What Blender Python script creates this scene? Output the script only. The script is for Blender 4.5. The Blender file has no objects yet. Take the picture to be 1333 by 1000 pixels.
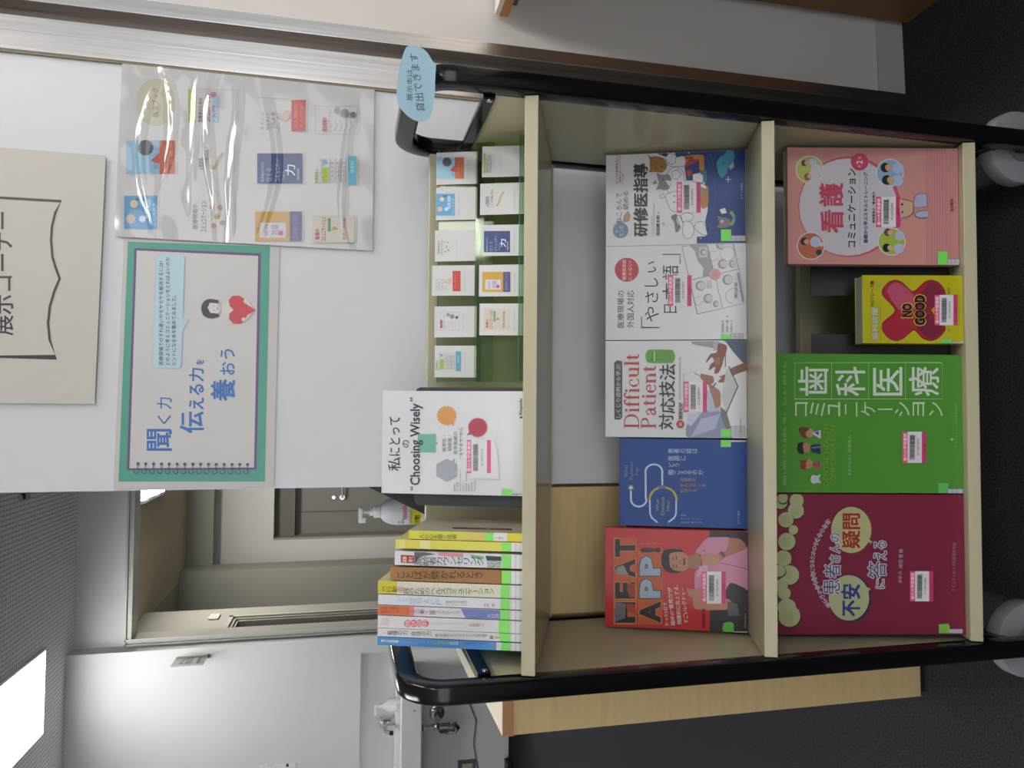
import bpy, bmesh, math, random
import numpy as np
from mathutils import Matrix, Vector
from mathutils.geometry import tessellate_polygon
random.seed(7)
sc = bpy.context.scene
# ---------------------------------------------------------------- camera
F = 945.0
def _basis():
    down = np.array([-65.0, 4110.0, F]); down /= np.linalg.norm(down)
    X = np.array([1.0, 0.0, 0.036]); X -= X.dot(down)*down; X /= np.linalg.norm(X)
    up = -down; Y = np.cross(up, X)
    return np.array([X, Y, up])
M3 = _basis()
CAM = np.array([0.0, -0.89, 1.08])
cx, cy, cz = M3 @ np.array([0, 1, 0]), M3 @ np.array([1, 0, 0]), -(M3 @ np.array([0, 0, 1]))
cam_data = bpy.data.cameras.new('camera')
cam_data.sensor_width = 36.0; cam_data.lens = F/1333*36.0; cam_data.clip_start = 0.02
cam = bpy.data.objects.new('camera', cam_data)
cam.matrix_world = Matrix([[cx[0], cy[0], cz[0], CAM[0]], [cx[1], cy[1], cz[1], CAM[1]], [cx[2], cy[2], cz[2], CAM[2]], [0, 0, 0, 1]])
sc.collection.objects.link(cam); sc.camera = cam
# ---------------------------------------------------------------- world, view
w = bpy.data.worlds.new('world'); sc.world = w; w.use_nodes = True
w.node_tree.nodes['Background'].inputs[0].default_value = (0.8, 0.85, 0.95, 1)
w.node_tree.nodes['Background'].inputs[1].default_value = 0.15
sc.view_settings.view_transform = 'Standard'; sc.view_settings.look = 'None'
sc.view_settings.exposure = 0.25; sc.view_settings.gamma = 1.0; sc.view_settings.use_curve_mapping = False
PANEL_EMIT = 12.5        # ceiling light panels
FILL_EMIT = 1.6        # added fill light behind the viewer, shaped as panes
CORR_EMIT = 30.0          # corridor downlight
PANELS = [(-1.70, -1.25, 2.2, 3.40), (-1.70, -1.25, -0.4, 0.8), 
          (0.95, 1.40, -0.9, 0.3), (0.95, 1.40, -3.0, -1.8)]
# ---------------------------------------------------------------- helpers
def lin(h):
    h = h.lstrip('#'); r = []
    for i in (0, 2, 4):
        c = int(h[i:i+2], 16)/255
        r.append(c/12.92 if c <= 0.04045 else ((c+0.055)/1.055)**2.4)
    return (r[0], r[1], r[2], 1)
_m = {}
def mat(col, rough=0.5, metal=0.0, coat=0.0, noise=0.0, nscale=60.0, bump=0.0, emit=0.0, spec=0.5, stretch=None):
    key = (col, rough, metal, coat, noise, nscale, bump, emit, spec, stretch)
    if key in _m: return _m[key]
    m = bpy.data.materials.new('m_'+col.strip('#')); m.use_nodes = True
    nt = m.node_tree; b = nt.nodes['Principled BSDF']
    b.inputs['Base Color'].default_value = lin(col)
    b.inputs['Roughness'].default_value = rough; b.inputs['Metallic'].default_value = metal
    b.inputs['Coat Weight'].default_value = coat; b.inputs['Coat Roughness'].default_value = 0.08
    b.inputs['Specular IOR Level'].default_value = spec
    if emit:
        b.inputs['Emission Color'].default_value = lin(col); b.inputs['Emission Strength'].default_value = emit
    if noise or bump:
        tc = nt.nodes.new('ShaderNodeTexCoord'); n = nt.nodes.new('ShaderNodeTexNoise')
        n.inputs['Scale'].default_value = nscale; n.inputs['Detail'].default_value = 6
        src = tc.outputs['Object']
        if stretch:
            mp = nt.nodes.new('ShaderNodeMapping'); mp.inputs['Scale'].default_value = stretch
            nt.links.new(src, mp.inputs[0]); src = mp.outputs[0]
        nt.links.new(src, n.inputs['Vector'])
        if noise:
            c = lin(col); r = nt.nodes.new('ShaderNodeMapRange')
            r.inputs[1].default_value = 0.3; r.inputs[2].default_value = 0.7
            r.inputs[3].default_value = 1-noise; r.inputs[4].default_value = 1+noise
            nt.links.new(n.outputs['Fac'], r.inputs[0])
            v = nt.nodes.new('ShaderNodeVectorMath'); v.operation = 'SCALE'
            v.inputs[0].default_value = c[:3]; nt.links.new(r.outputs[0], v.inputs['Scale'])
            nt.links.new(v.outputs[0], b.inputs['Base Color'])
        if bump:
            bp = nt.nodes.new('ShaderNodeBump'); bp.inputs['Strength'].default_value = bump; bp.inputs['Distance'].default_value = 0.002
            nt.links.new(n.outputs['Fac'], bp.inputs['Height']); nt.links.new(bp.outputs[0], b.inputs['Normal'])
    _m[key] = m
    return m
def perforated(name, base, hole, pitch, rad):
    m = bpy.data.materials.new(name); m.use_nodes = True; nt = m.node_tree; b = nt.nodes['Principled BSDF']
    b.inputs['Roughness'].default_value = 0.9
    tc = nt.nodes.new('ShaderNodeTexCoord')
    sx = nt.nodes.new('ShaderNodeSeparateXYZ'); nt.links.new(tc.outputs['Object'], sx.inputs[0])
    def mth(op, a, bb=None, v=None):
        n = nt.nodes.new('ShaderNodeMath'); n.operation = op
        nt.links.new(a, n.inputs[0])
        if bb is not None: nt.links.new(bb, n.inputs[1])
        if v is not None: n.inputs[1].default_value = v
        return n.outputs[0]
    def cell(o):
        f = mth('FRACT', mth('DIVIDE', o, v=pitch)); f = mth('SUBTRACT', f, v=0.5); return mth('MULTIPLY', f, f)
    d = mth('SQRT', mth('ADD', cell(sx.outputs[0]), cell(sx.outputs[1])))
    g = mth('LESS_THAN', d, v=rad)
    mx = nt.nodes.new('ShaderNodeMix'); mx.data_type = 'RGBA'
    nt.links.new(g, mx.inputs['Factor']); mx.inputs['A'].default_value = lin(base); mx.inputs['B'].default_value = lin(hole)
    nt.links.new(mx.outputs['Result'], b.inputs['Base Color'])
    return m
def acrylic(name, col, gl=0.08, tint=None):
    m = bpy.data.materials.new(name); m.use_nodes = True; nt = m.node_tree
    nt.nodes.remove(nt.nodes['Principled BSDF']); out = nt.nodes['Material Output']
    t = nt.nodes.new('ShaderNodeBsdfTransparent'); t.inputs[0].default_value = lin(col)
    g = nt.nodes.new('ShaderNodeBsdfGlossy'); g.inputs['Roughness'].default_value = 0.06
    mx = nt.nodes.new('ShaderNodeMixShader')
    mx.inputs[0].default_value = gl; nt.links.new(t.outputs[0], mx.inputs[1]); nt.links.new(g.outputs[0], mx.inputs[2])
    nt.links.new(mx.outputs[0], out.inputs['Surface'])
    return m
def link(o, parent=None):
    sc.collection.objects.link(o)
    if parent: o.parent = parent
    return o
def tag(o, label=None, cat=None, group=None, kind=None):
    if label: o['label'] = label
    if cat: o['category'] = cat
    if group: o['group'] = group
    if kind: o['kind'] = kind
    return o
def empty(name, loc=(0, 0, 0), rot=(0, 0, 0), label=None, cat=None, group=None, kind=None):
    o = bpy.data.objects.new(name, None); o.empty_display_size = 0.05
    o.location = loc; o.rotation_euler = rot; link(o)
    return tag(o, label, cat, group, kind)
class MB:
    """collects geometry for ONE mesh object"""
    def __init__(s): s.v = []; s.f = []; s.mi = []; s.mats = []
    def _mi(s, m):
        if m not in s.mats: s.mats.append(m)
        return s.mats.index(m)
    def add(s, vs, fs, m):
        b = len(s.v); s.v += [tuple(v) for v in vs]; k = s._mi(m)
        for f in fs: s.f.append([i+b for i in f]); s.mi.append(k)
        return s
    def box(s, x0, x1, y0, y1, z0, z1, m, bev=0.0, xf=None):
        bm = bmesh.new(); bmesh.ops.create_cube(bm, size=1)
        for v in bm.verts: v.co = Vector(((x0+x1)/2+v.co.x*(x1-x0), (y0+y1)/2+v.co.y*(y1-y0), (z0+z1)/2+v.co.z*(z1-z0)))
        if bev: bmesh.ops.bevel(bm, geom=bm.edges[:], offset=bev, segments=2, affect='EDGES', profile=0.5)
        if xf: bmesh.ops.transform(bm, matrix=xf, verts=bm.verts)
        bm.verts.index_update(); bm.normal_update()
        s.add([v.co for v in bm.verts], [[v.index for v in f.verts] for f in bm.faces], m); bm.free(); return s
    def cyl(s, c, ax, r, h, m, seg=32, r2=None, bev=0):
        r2 = r if r2 is None else r2
        q = Vector((0, 0, 1)).rotation_difference(Vector(ax).normalized()).to_matrix(); c = Vector(c)
        prof = [(0, -h/2), (r, -h/2), (r2, h/2), (0, h/2)]
        if bev: prof = [(0, -h/2), (r-bev, -h/2), (r-bev*.3, -h/2+bev*.3), (r, -h/2+bev), (r2, h/2-bev), (r2-bev*.3, h/2-bev*.3), (r2-bev, h/2), (0, h/2)]
        s.lathe(prof, m, seg, q, c); return s
    def lathe(s, prof, m, seg=32, q=None, c=Vector((0, 0, 0))):
        vs = []; n = len(prof)
        for i in range(seg):
            a = 2*math.pi*i/seg
            for r, z in prof:
                v = Vector((r*math.cos(a), r*math.sin(a), z)); vs.append((q @ v if q else v)+c)
        fs = []
        for i in range(seg):
            j = (i+1) % seg
            for k in range(n-1):
                a, b, cc, d = i*n+k, j*n+k, j*n+k+1, i*n+k+1
                if prof[k][0] == 0: fs.append((a, cc, d))
                elif prof[k+1][0] == 0: fs.append((a, b, d))
                else: fs.append((a, b, cc, d))
        s.add(vs, fs, m); return s
    def tube(s, pts, r, m, seg=10, sx=1.0, side=None, cap=True, closed=False, power=1.0):
        """sweep an (elliptic / rounded rect) section along pts; side = fixed side vector"""
        pts = [Vector(p) for p in pts]; n = len(pts); vs = []
        for i, p in enumerate(pts):
            t = (pts[(i+1) % n if closed else min(i+1, n-1)]-pts[(i-1) % n if closed else max(i-1, 0)]).normalized()
            a = Vector(side) if side else (Vector((0, 0, 1)) if abs(t.z) < .9 else Vector((1, 0, 0))).cross(t).normalized()
            b = t.cross(a).normalized()
            for k in range(seg):
                g = 2*math.pi*k/seg; cc, ss = math.cos(g), math.sin(g)
                cc = math.copysign(abs(cc)**power, cc); ss = math.copysign(abs(ss)**power, ss)
                vs.append(p+a*cc*r*sx+b*ss*r)
        fs = []
        for i in range(n if closed else n-1):
            j = (i+1) % n
            for k in range(seg): fs.append((i*seg+k, i*seg+(k+1) % seg, j*seg+(k+1) % seg, j*seg+k))
        if cap and not closed: fs += [tuple(range(seg))[::-1], tuple(range((n-1)*seg, n*seg))]
        s.add(vs, fs, m); return s
    def prism(s, poly, y0, y1, m, axis='y'):
        """extrude polygon given in the plane normal to axis"""
        n = len(poly)
        def P(a, b, t): return {'y': (a, t, b), 'x': (t, a, b), 'z': (a, b, t)}[axis]
        vs = [P(a, b, y0) for a, b in poly]+[P(a, b, y1) for a, b in poly]
        tri = tessellate_polygon([[Vector((a, b, 0)) for a, b in poly]])
        fs = [tuple(t) for t in tri]+[tuple(i+n for i in t)[::-1] for t in tri]+[(i, (i+1) % n, (i+1) % n+n, i+n) for i in range(n)]
        s.add(vs, fs, m); return s
    def build(s, name, parent=None, smooth=False, recalc=True):
        me = bpy.data.meshes.new(name); me.from_pydata(s.v, [], s.f)
        for m in s.mats: me.materials.append(m)
        me.polygons.foreach_set('material_index', s.mi)
        if recalc: bm = bmesh.new(); bm.from_mesh(me); bmesh.ops.recalc_face_normals(bm, faces=bm.faces); bm.to_mesh(me); bm.free()
        if smooth:
            me.polygons.foreach_set('use_smooth', [True]*len(me.polygons)); me.set_sharp_from_angle(angle=math.radians(40))
        me.update(); o = bpy.data.objects.new(name, me); link(o, parent); return o
# ---- printed lettering and flat artwork -------------------------------------
_tc = {}
def glyphs(s, bold=0.0):
    if any(ord(c) > 0x2fff for c in s): bold = min(bold, .013)
    k = (s, bold)
    if k in _tc: return _tc[k]
    cu = bpy.data.curves.new('t', 'FONT'); cu.body = s; cu.size = 1; cu.resolution_u = 2; cu.offset = bold
    ob = bpy.data.objects.new('t', cu); sc.collection.objects.link(ob)
    bpy.context.view_layer.update()
    me = ob.to_mesh(); vs = [(v.co.x, v.co.y) for v in me.vertices]; fs = [tuple(p.vertices) for p in me.polygons]
    ob.to_mesh_clear(); bpy.data.objects.remove(ob); bpy.data.curves.remove(cu)
    _tc[k] = (vs, fs); return _tc[k]
def bbox(vs):
    return min(v[0] for v in vs), max(v[0] for v in vs), min(v[1] for v in vs), max(v[1] for v in vs)
_cell = bbox(glyphs('国')[0])
_cw = (_cell[1]-_cell[0])*1.12; _cc = ((_cell[0]+_cell[1])/2, (_cell[2]+_cell[3])/2)
def smooth_poly(pts, k=4):
    n = len(pts)
    if n < 6: return list(pts)
    out = []
    for i in range(n):
        p0, p1, p2, p3 = pts[i-1], pts[i], pts[(i+1) % n], pts[(i+2) % n]
        for j in range(k):
            t = j/k
            out.append(tuple(_h(p0[c], p1[c], p2[c], p3[c], t) for c in (0, 1)))
    return out
def _h(a, b, c, d, t, k=.36):
    m0, m1 = (c-a)*k, (d-b)*k; t2, t3 = t*t, t*t*t
    return (2*t3-3*t2+1)*b+(t3-2*t2+t)*m0+(-2*t3+3*t2)*c+(t3-t2)*m1
class Art:
    """flat print on the face plane y=0 (facing -y) of a thing; points are given in a close-up crop
    (ox, oy, scale) of the design and carried to the face's own metres once."""
    def __init__(s, root, W, H, crop, y0=0.0, clip=True, x0=0.0, step=2e-5, base=0.00025):
        s.W, s.H, s.crop, s.clip, s.x0 = W, H, crop, clip, x0
        s.mb = MB(); s.root = root; s.k = 0; s.y0 = y0; s.step = step; s.base = base
        m = Matrix.LocRotScale(root.location, root.rotation_euler, None)
        s.inv = m.inverted(); s.cl = s.inv @ Vector(CAM)
    def pt(s, x, y):
        ox, oy, k = s.crop; px, py = ox+x/k, oy+y/k
        d = Vector(M3 @ np.array([(500-py)/F, (px-666.5)/F, 1.0])); d = s.inv.to_3x3() @ d
        t = (s.y0-s.cl.y)/d.y; p = s.cl+d*t
        if s.clip: return (min(max(p.x, s.x0+.0004), s.x0+s.W-.0004), min(max(p.z, .0004), s.H-.0004))
        return (p.x, p.z)
    def _put(s, pts, fs, col, **kw):
        s.k += 1; y = s.y0-s.base-s.k*s.step
        m = col if not isinstance(col, str) else mat(col, kw.pop('rough', 0.35), **kw)
        s.mb.add([(x, y, z) for x, z in pts], fs, m)
    def P(s, pts, col, **kw):
        q = [s.pt(*p) for p in pts]
        s._put(q, [tuple(t) for t in tessellate_polygon([[Vector((a, b, 0)) for a, b in q]])], col, **kw)
    def R(s, xa, ya, xb, yb, col, **kw): s.P([(xa, ya), (xb, ya), (xb, yb), (xa, yb)], col, **kw)
    def C(s, cx, cy, r, col, r2=None, n=28, **kw):
        r2 = r2 or r; s.P([(cx+r*math.cos(6.28318*i/n), cy+r2*math.sin(6.28318*i/n)) for i in range(n)], col, **kw)
    def L(s, pts, wd, col, closed=False, **kw):
        if closed: pts = list(pts)+[pts[0], pts[1]]
        vs = []; fs = []; n = len(pts)
        for i, p in enumerate(pts):
            a = pts[max(i-1, 0)]; b = pts[min(i+1, n-1)]
            dx, dy = b[0]-a[0], b[1]-a[1]; l = math.hypot(dx, dy) or 1; nx, ny = -dy/l*wd/2, dx/l*wd/2
            if 0 < i < n-1:
                d1 = (p[0]-a[0], p[1]-a[1]); l1 = math.hypot(*d1) or 1
                cs = (d1[0]*dx+d1[1]*dy)/l1/l; cs = max(cs, .5); nx /= cs; ny /= cs
            vs += [s.pt(p[0]+nx, p[1]+ny), s.pt(p[0]-nx, p[1]-ny)]
        for i in range(n-1): fs.append((2*i, 2*i+1, 2*i+3, 2*i+2))
        s._put(vs, fs, col, **kw)
    def arc(s, cx, cy, r, a0, a1, wd, col, n=14, r2=None, **kw):
        r2 = r2 or r
        s.L([(cx+r*math.cos(math.radians(a0+(a1-a0)*i/n)), cy+r2*math.sin(math.radians(a0+(a1-a0)*i/n))) for i in range(n+1)], wd, col, **kw)
    def T(s, txt, xa, xb, ya, yb, col, bold=0.0, slant=0.0, **kw):
        """line of text: letter tops at x=xa, feet at xb, runs from y=ya to y=yb"""
        cjk = any(ord(c) > 0x2fff for c in txt)
        vs, fs = glyphs(txt, 0.0 if cjk else bold)
        if not vs: return
        a, b, c, d = bbox(vs)
        if cjk and bold > .005:
            q = min(bold, .03)*abs(xb-xa)*.8; sh = [(-q, -q), (-q, q), (q, -q), (q, q)]
        else: sh = [(0, 0)]
        for dx, dy in sh:
            s._put([s.pt(xb+(xa-xb)*(v[1]-c)/(d-c)+slant*(v[0]-a)/(b-a)+dx, ya+(yb-ya)*(v[0]-a)/(b-a)+dy) for v in vs], fs, col, **kw)
    def S(s, pts, col, **kw):
        s.P(smooth_poly(pts), col, **kw)
    def halo(s, txt, xa, xb, ya, yb, col, col2, g, bold=0.0, slant=0.0):
        """lettering with an outline: shifted copies in the outline colour under the letters"""
        for i in range(8):
            dx, dy = g*math.cos(i*math.pi/4), g*math.sin(i*math.pi/4)
            s.T(txt, xa+dx, xb+dx, ya+dy, yb+dy, col2, slant=slant)
        s.T(txt, xa, xb, ya, yb, col, bold=bold, slant=slant)
    def band(s, xa, xb, col, **kw):
        """full-width band across a narrow face"""
        def zz(x):
            k, s.clip = s.clip, False; y0, y1 = 300.0, 900.0
            for _ in range(6):
                a, b = s.pt(x, y0), s.pt(x, y1); y = y0+(s.x0+s.W/2-a[0])*(y1-y0)/(b[0]-a[0]); y0, y1 = y, y+40
            z = s.pt(x, y)[1]; s.clip = k; return min(max(z, .0004), s.H-.0004)
        a, b = zz(xa), zz(xb); l, r_ = s.x0+.0003, s.x0+s.W-.0003
        s._put([(l, a), (r_, a), (r_, b), (l, b)], [(0, 1, 2, 3)], col, **kw)
    def V(s, txt, xa, xb, ya, yb, col, bold=0.0, **kw):
        """column of upright characters from x=xa to xb, cell spans y=ya..yb"""
        n = len(txt); st = (xb-xa)/n
        V_, F_ = [], []
        for i, ch in enumerate(txt):
            if ch == ' ': continue
            rot = ch in 'ー～―ACPacp（）()・'[:0] or ch in 'ー～―()（）'
            vs, fs = glyphs(ch, 0.0)
            if not vs: continue
            b0 = len(V_); cx_ = xa+st*(i+.5); cy_ = (ya+yb)/2
            cc = _cc if ord(ch) > 0x2000 else (bbox(vs)[0]/2+bbox(vs)[1]/2, _cc[1])
            for v in vs:
                u = (v[0]-cc[0])/_cw; t = (v[1]-cc[1])/_cw
                if rot: u, t = t, -u
                V_.append(s.pt(cx_-t*st, cy_+u*(yb-ya)))
            F_ += [tuple(j+b0 for j in f) for f in fs]
        if V_: s._put(V_, F_, col, **kw)
    def build(s, name='cover_print'):
        if not s.mb.v: return None
        me = bpy.data.meshes.new(name); me.from_pydata(s.mb.v, [], s.mb.f)
        for m in s.mb.mats: me.materials.append(m)
        me.polygons.foreach_set('material_index', s.mb.mi); me.update()
        o = bpy.data.objects.new(name, me); link(o, s.root); return o
PAPER = mat('#dedcd6', 0.7)
# ================================================================ ROOM
def structure(o): o['kind'] = 'structure'; return o
def sbox(name, *a, **k): return structure(MB().box(*a, **k).build(name))
WALL = mat('#d9dadc', 0.8, noise=0.015, nscale=3)
WALLC = mat('#c4c2c2', 0.8, noise=0.015, nscale=3)
CARPET = mat('#333439', 0.95, noise=0.5, nscale=260, bump=0.9, spec=0.1)
CREAM = mat('#bcb597', 0.27, noise=0.02, nscale=12)
CREAM_EDGE = mat('#d2c8a6', 0.45)
BLACK = mat('#0b0b0d', 0.16, spec=0.45)
CHROME = mat('#c9ccd0', 0.12, metal=1.0)
STEEL = mat('#dedad8', 0.26, metal=1.0, noise=0.12, nscale=6, stretch=(30, 30, 0.6))
STEELD = mat('#6d655e', 0.4, metal=0.9)
WOOD = mat('#dcc28e', 0.45, noise=0.07, nscale=5, stretch=(0.8, 8, 16))
WHITEP = mat('#e8e8e8', 0.35)
structure(MB().box(-4.2, 3.2, -3.6, 7.5, -0.05, 0.0, CARPET).build('floor'))
TILE = perforated('perforated_tile', '#f8f8fa', '#94959d', 0.023, 0.23)
cl = MB()
xs = sorted({-4.2, 3.2} | {p[0] for p in PANELS} | {p[1] for p in PANELS}); ys = sorted({-3.6, 3.84} | {p[2] for p in PANELS} | {p[3] for p in PANELS})
for i in range(len(xs)-1):
    for j in range(len(ys)-1):
        mx_, my_ = (xs[i]+xs[i+1])/2, (ys[j]+ys[j+1])/2
        if any(p[0] < mx_ < p[1] and p[2] < my_ < p[3] for p in PANELS): continue
        cl.box(xs[i], xs[i+1], ys[j], ys[j+1], 2.59, 2.75, TILE)
structure(cl.build('ceiling'))
for i, (a, b, c, d) in enumerate(PANELS):
    vis = i == 0
    r = empty('ceiling_light', (a, c, 2.59), label=['recessed white light panel in the perforated ceiling by the doorway', 'recessed ceiling light panel over the left side of the room', 'recessed ceiling light panel over the right side of the room', 'recessed ceiling light panel at the rear right of the room'][i], cat='ceiling light', group='recessed ceiling light panels')
    W_, D_ = b-a, d-c
    fr = MB()
    for q in ((0, .012, 0, D_), (W_-.012, W_, 0, D_), (.012, W_-.012, 0, .012), (.012, W_-.012, D_-.012, D_)):
        fr.box(q[0], q[1], q[2], q[3], -.012, .12, WHITEP)
    fr.build('frame', r)
    MB().box(.012, W_-.012, .012, D_-.012, .085, .095, mat('#fffdf8', 0.5, emit=PANEL_EMIT)).build('diffuser', r)
# added glowing panes behind the viewer, fill light for ceiling and fronts
wn = empty('fill_panel_1', (0, -3.6, 0), kind='structure')
MB().box(-3.4, 2.6, .0, .012, .95, 2.35, mat('#fafcff', .5, emit=FILL_EMIT)).build('fill_pane', wn)
wf = MB()
for x in (-3.43, -1.93, -.43, 1.07, 2.57): wf.box(x, x+.06, .0, .05, .92, 2.38, WHITEP)
wf.box(-3.43, 2.63, .0, .06, .9, .95, WHITEP).box(-3.43, 2.63, .0, .05, 2.35, 2.4, WHITEP); wf.build('fill_panel_frame', wn)
# walls of the room
wb = MB()
wb.box(-1.39, -1.33, 3.83, 3.93, 0, 0.02, WALL)
wb = MB().box(-4.2, -1.39, 3.83, 3.93, 0, 2.75, mat('#f1f1f3', .7))
wb.box(-1.39, 0.9, 3.83, 3.93, 2.315, 2.75, WALL); wb.box(0.9, 3.2, 3.83, 3.93, 0, 2.75, WALL)
structure(wb.build('wall_back'))
structure(MB().box(-4.2, -1.395, 3.71, 3.829, 0.96, 2.589, WALL).box(-1.49, -1.395, 3.71, 3.829, 0, 0.96, WALL).build('wall_alcove'))
sbox('wall_left', -4.25, -4.2, -3.6, 3.93, 0, 2.75, WALL)
sbox('wall_right', 3.2, 3.25, -3.6, 3.93, 0, 2.75, WALL)
sbox('wall_front', -4.2, 3.2, -3.65, -3.6, 0, 2.75, WALL)
TRIM = mat('#b9b8b4', 0.35)
t = MB()
for (o_, i_, y_) in ((-1.392, -1.380, 3.800), (-1.380, -1.362, 3.812), (-1.362, -1.350, 3.80)):
    t.box(o_, i_, y_, 3.93, 0, 2.315-(i_+1.35)*-1*0-0, TRIM)
t.box(-1.392, 0.9, 3.800, 3.93, 2.306, 2.318, TRIM); t.box(-1.362, 0.9, 3.812, 3.93, 2.288, 2.306, TRIM); t.box(-1.350, 0.9, 3.80, 3.93, 2.276, 2.288, TRIM)
structure(t.build('trim_doorway'))
# corridor behind the doorway
CW = mat('#a2a29b', 0.7, noise=0.02, nscale=3); OLIVE = mat('#c2b99e', 0.9, noise=0.10, nscale=40, bump=0.6)
structure(MB().box(-1.45, 0.95, 3.93, 5.95, 2.40, 2.5, OLIVE).build('ceiling_corridor'))
structure(MB().box(-2.4, -1.45, 4.62, 5.95, 2.40, 2.5, CW).box(-1.45, .95, 5.95, 7.0, 2.6, 2.7, CW).build('ceiling_corridor_side'))
s_ = MB(); s_.box(-1.50, -1.41, 3.93, 3.97, 0, 2.4, CW); s_.box(-1.50, -1.41, 4.36, 4.62, 0, 2.4, CW); s_.box(-1.50, -1.41, 3.97, 4.36, 1.79, 2.4, CW)
structure(s_.build('wall_corridor_left'))
structure(MB().box(-2.4, -1.36, 5.66, 5.95, 0, 2.4, CW).box(-2.45, -2.4, 4.6, 5.7, 0, 2.5, CW).box(-2.4, -1.5, 4.58, 4.62, 0, 2.5, CW).build('wall_corridor_end'))
structure(MB().box(-1.36, 0.95, 5.93, 6.0, 2.185, 2.6, CW).build('trim_bulkhead'))
f_ = MB(); f_.box(-1.40, -1.20, 6.15, 6.25, 0, 2.6, mat('#e2e1e2', .7)); f_.box(-1.20, 0.95, 6.15, 6.25, 1.70, 2.6, mat('#e2e1e2', .7)); f_.box(-.35, 0.95, 6.15, 6.25, 0, 1.70, mat('#e2e1e2', .7))
structure(f_.build('wall_corridor_far'))
structure(MB().box(0.95, 1.0, 3.93, 6.25, 0, 2.6, CW).build('wall_corridor_right'))
# far recessed door
d1 = empty('door_1', (-1.20, 6.25, 0), kind='structure')
MB().box(0, .85, .10, .14, 0, 1.52, mat('#8f8d8b', .5)).build('door_leaf', d1)
MB().box(.0005, .02, -.099, .14, 0, 1.699, CW).box(0, .85, .0, .14, 1.52, 1.74, mat('#77756f', .6)).box(.22, .232, .09, .10, 0, 1.52, mat('#6d6b69', .5)).build('door_frame', d1)
h = MB().cyl((.36, .09, 1.09), (0, 1, 0), .025, .02, CHROME).tube([(.36, .08, 1.09), (.36, .04, 1.09), (.47, .04, 1.09)], .010, CHROME).cyl((.36, .09, 1.17), (0, 1, 0), .018, .02, CHROME).build('door_handle', d1, True)
# door in the side wall of the corridor
d2 = empty('door_2', (-1.41, 3.97, 0), kind='structure')
fr = MB()
for k, (p, dd) in enumerate(((.0, .012), (.018, .0), (.034, -.012))):
    fr.box(-.05, dd, p-.03, p, 0, 1.79+.03-p, TRIM).box(-.05, dd, .39-p, .42-p, 0, 1.79+.03-p, TRIM).box(-.05, dd, p-.03, .42-p, 1.79-p, 1.82-p, TRIM)
fr.build('door_frame', d2)
MB().box(-.09, -.05, 0, .39, 0, 1.78, mat('#5f5d59', .5)).build('door_leaf', d2)
MB().tube([(-.05, .17, .99), (-.015, .17, .99), (-.015, .24, .99), (-.05, .24, .99)], .007, CHROME).build('door_handle', d2, True)
tag(MB().box(-1.41, -1.398, 4.34, 4.46, 1.885, 1.95, mat('#d2d2cc', .4), bev=.003).build('wall_plate'), 'small pale switch plate on the corridor side wall above the door frame', 'switch plate')
# corridor light
cr = empty('corridor_light', (-.63, 4.15, 2.40), label='bright light fitting on the olive corridor ceiling beyond the doorway', cat='ceiling light')
MB().box(0, .14, 0, .85, -.03, 0, mat('#6f6f78', .4)).build('housing', cr)
MB().box(.03, .12, .10, .80, -.034, -.03, mat('#fff8ea', .5, emit=CORR_EMIT*5)).build('diffuser', cr)
tag(MB().box(-.44, -.39, 3.03, 3.09, 2.56, 2.59, mat('#a7a79f', .5), bev=.004).tube([(-.41, 3.02, 2.57), (-.41, 3.0, 2.555), (-.43, 2.99, 2.55)], .006, mat('#222222')).build('ceiling_sensor'), 'small pale ceiling fitting with a dark hook at the partition edge', 'ceiling fitting')
# projecting plate on alcove wall
pr = empty('projecting_sign', (-1.445, 3.71, 1.84), label='small grey sign plate projecting from the white wall left of the doorway', cat='sign')
MB().box(-.004, .004, -.15, 0, 0, .17, mat('#a9acac', .35), bev=.001).build('plate', pr)
MB().box(.0042, .006, -.12, -.03, .07, .10, mat('#6a6f6d')).box(.0042, .006, -.12, -.05, .115, .13, mat('#7a7f7d')).box(.0042, .006, -.125, -.03, .025, .04, mat('#4a4d4d')).build('lettering', pr)
MB().box(-.01, .01, -.01, 0, -.012, 0, mat('#555555')).build('bracket', pr)
# wall notice at the left edge of the picture
nt_ = empty('wall_notice', (-2.32, 3.709, 1.33), label='white wall notice with a dark rounded symbol, cut by the picture edge', cat='notice')
MB().box(0, .21, -.002, 0, 0, .21, WHITEP).build('sheet', nt_)
A = Art(nt_, .21, .21, (330, 960, 16.66), y0=-.002)
A.L([(735, 640), (735, 540), (770, 505), (950, 500), (945, 700)], 55, '#1f3349'); A.T('水', 270, 420, 640, 560, '#555555')
A.build('lettering')

# ---------------------------------------------------------------- wash basin
sk = empty('wash_basin', (-1.60, 3.30, 0.625), label='white wash basin with boxy front in the alcove left of the doorway', cat='wash basin')
PORC = mat('#e4e6e8', 0.18, spec=.6)
bs = MB()
bs.box(-1.0, 0, 0, .04, 0, .12, PORC, bev=.008).box(-.03, 0, .04, .52, 0, .12, PORC, bev=.006).box(-1.0, -.97, .04, .52, 0, .12, PORC, bev=.006)
bs.box(-.97, -.03, .42, .52, 0, .12, PORC, bev=.006).box(-.97, -.03, .04, .42, 0, .03, PORC)
bs.build('basin', sk)
MB().box(-.10, -.095, -.003, 0, .04, .05, mat('#333333')).build('mark', sk)
tp = MB().cyl((-.34, .46, .155), (0, 0, 1), .022, .07, CHROME, bev=.004).tube([(-.34, .46, .17), (-.34, .40, .185), (-.34, .33, .18), (-.34, .30, .155)], .012, CHROME)
tp.box(-.36, -.32, .42, .50, .19, .215, mat('#d8dadd', .15, metal=.6), bev=.006); tp.cyl((-.34, .30, .15), (0, 0, 1), .013, .02, mat('#222222')); tp.build('tap', sk, True)
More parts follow.
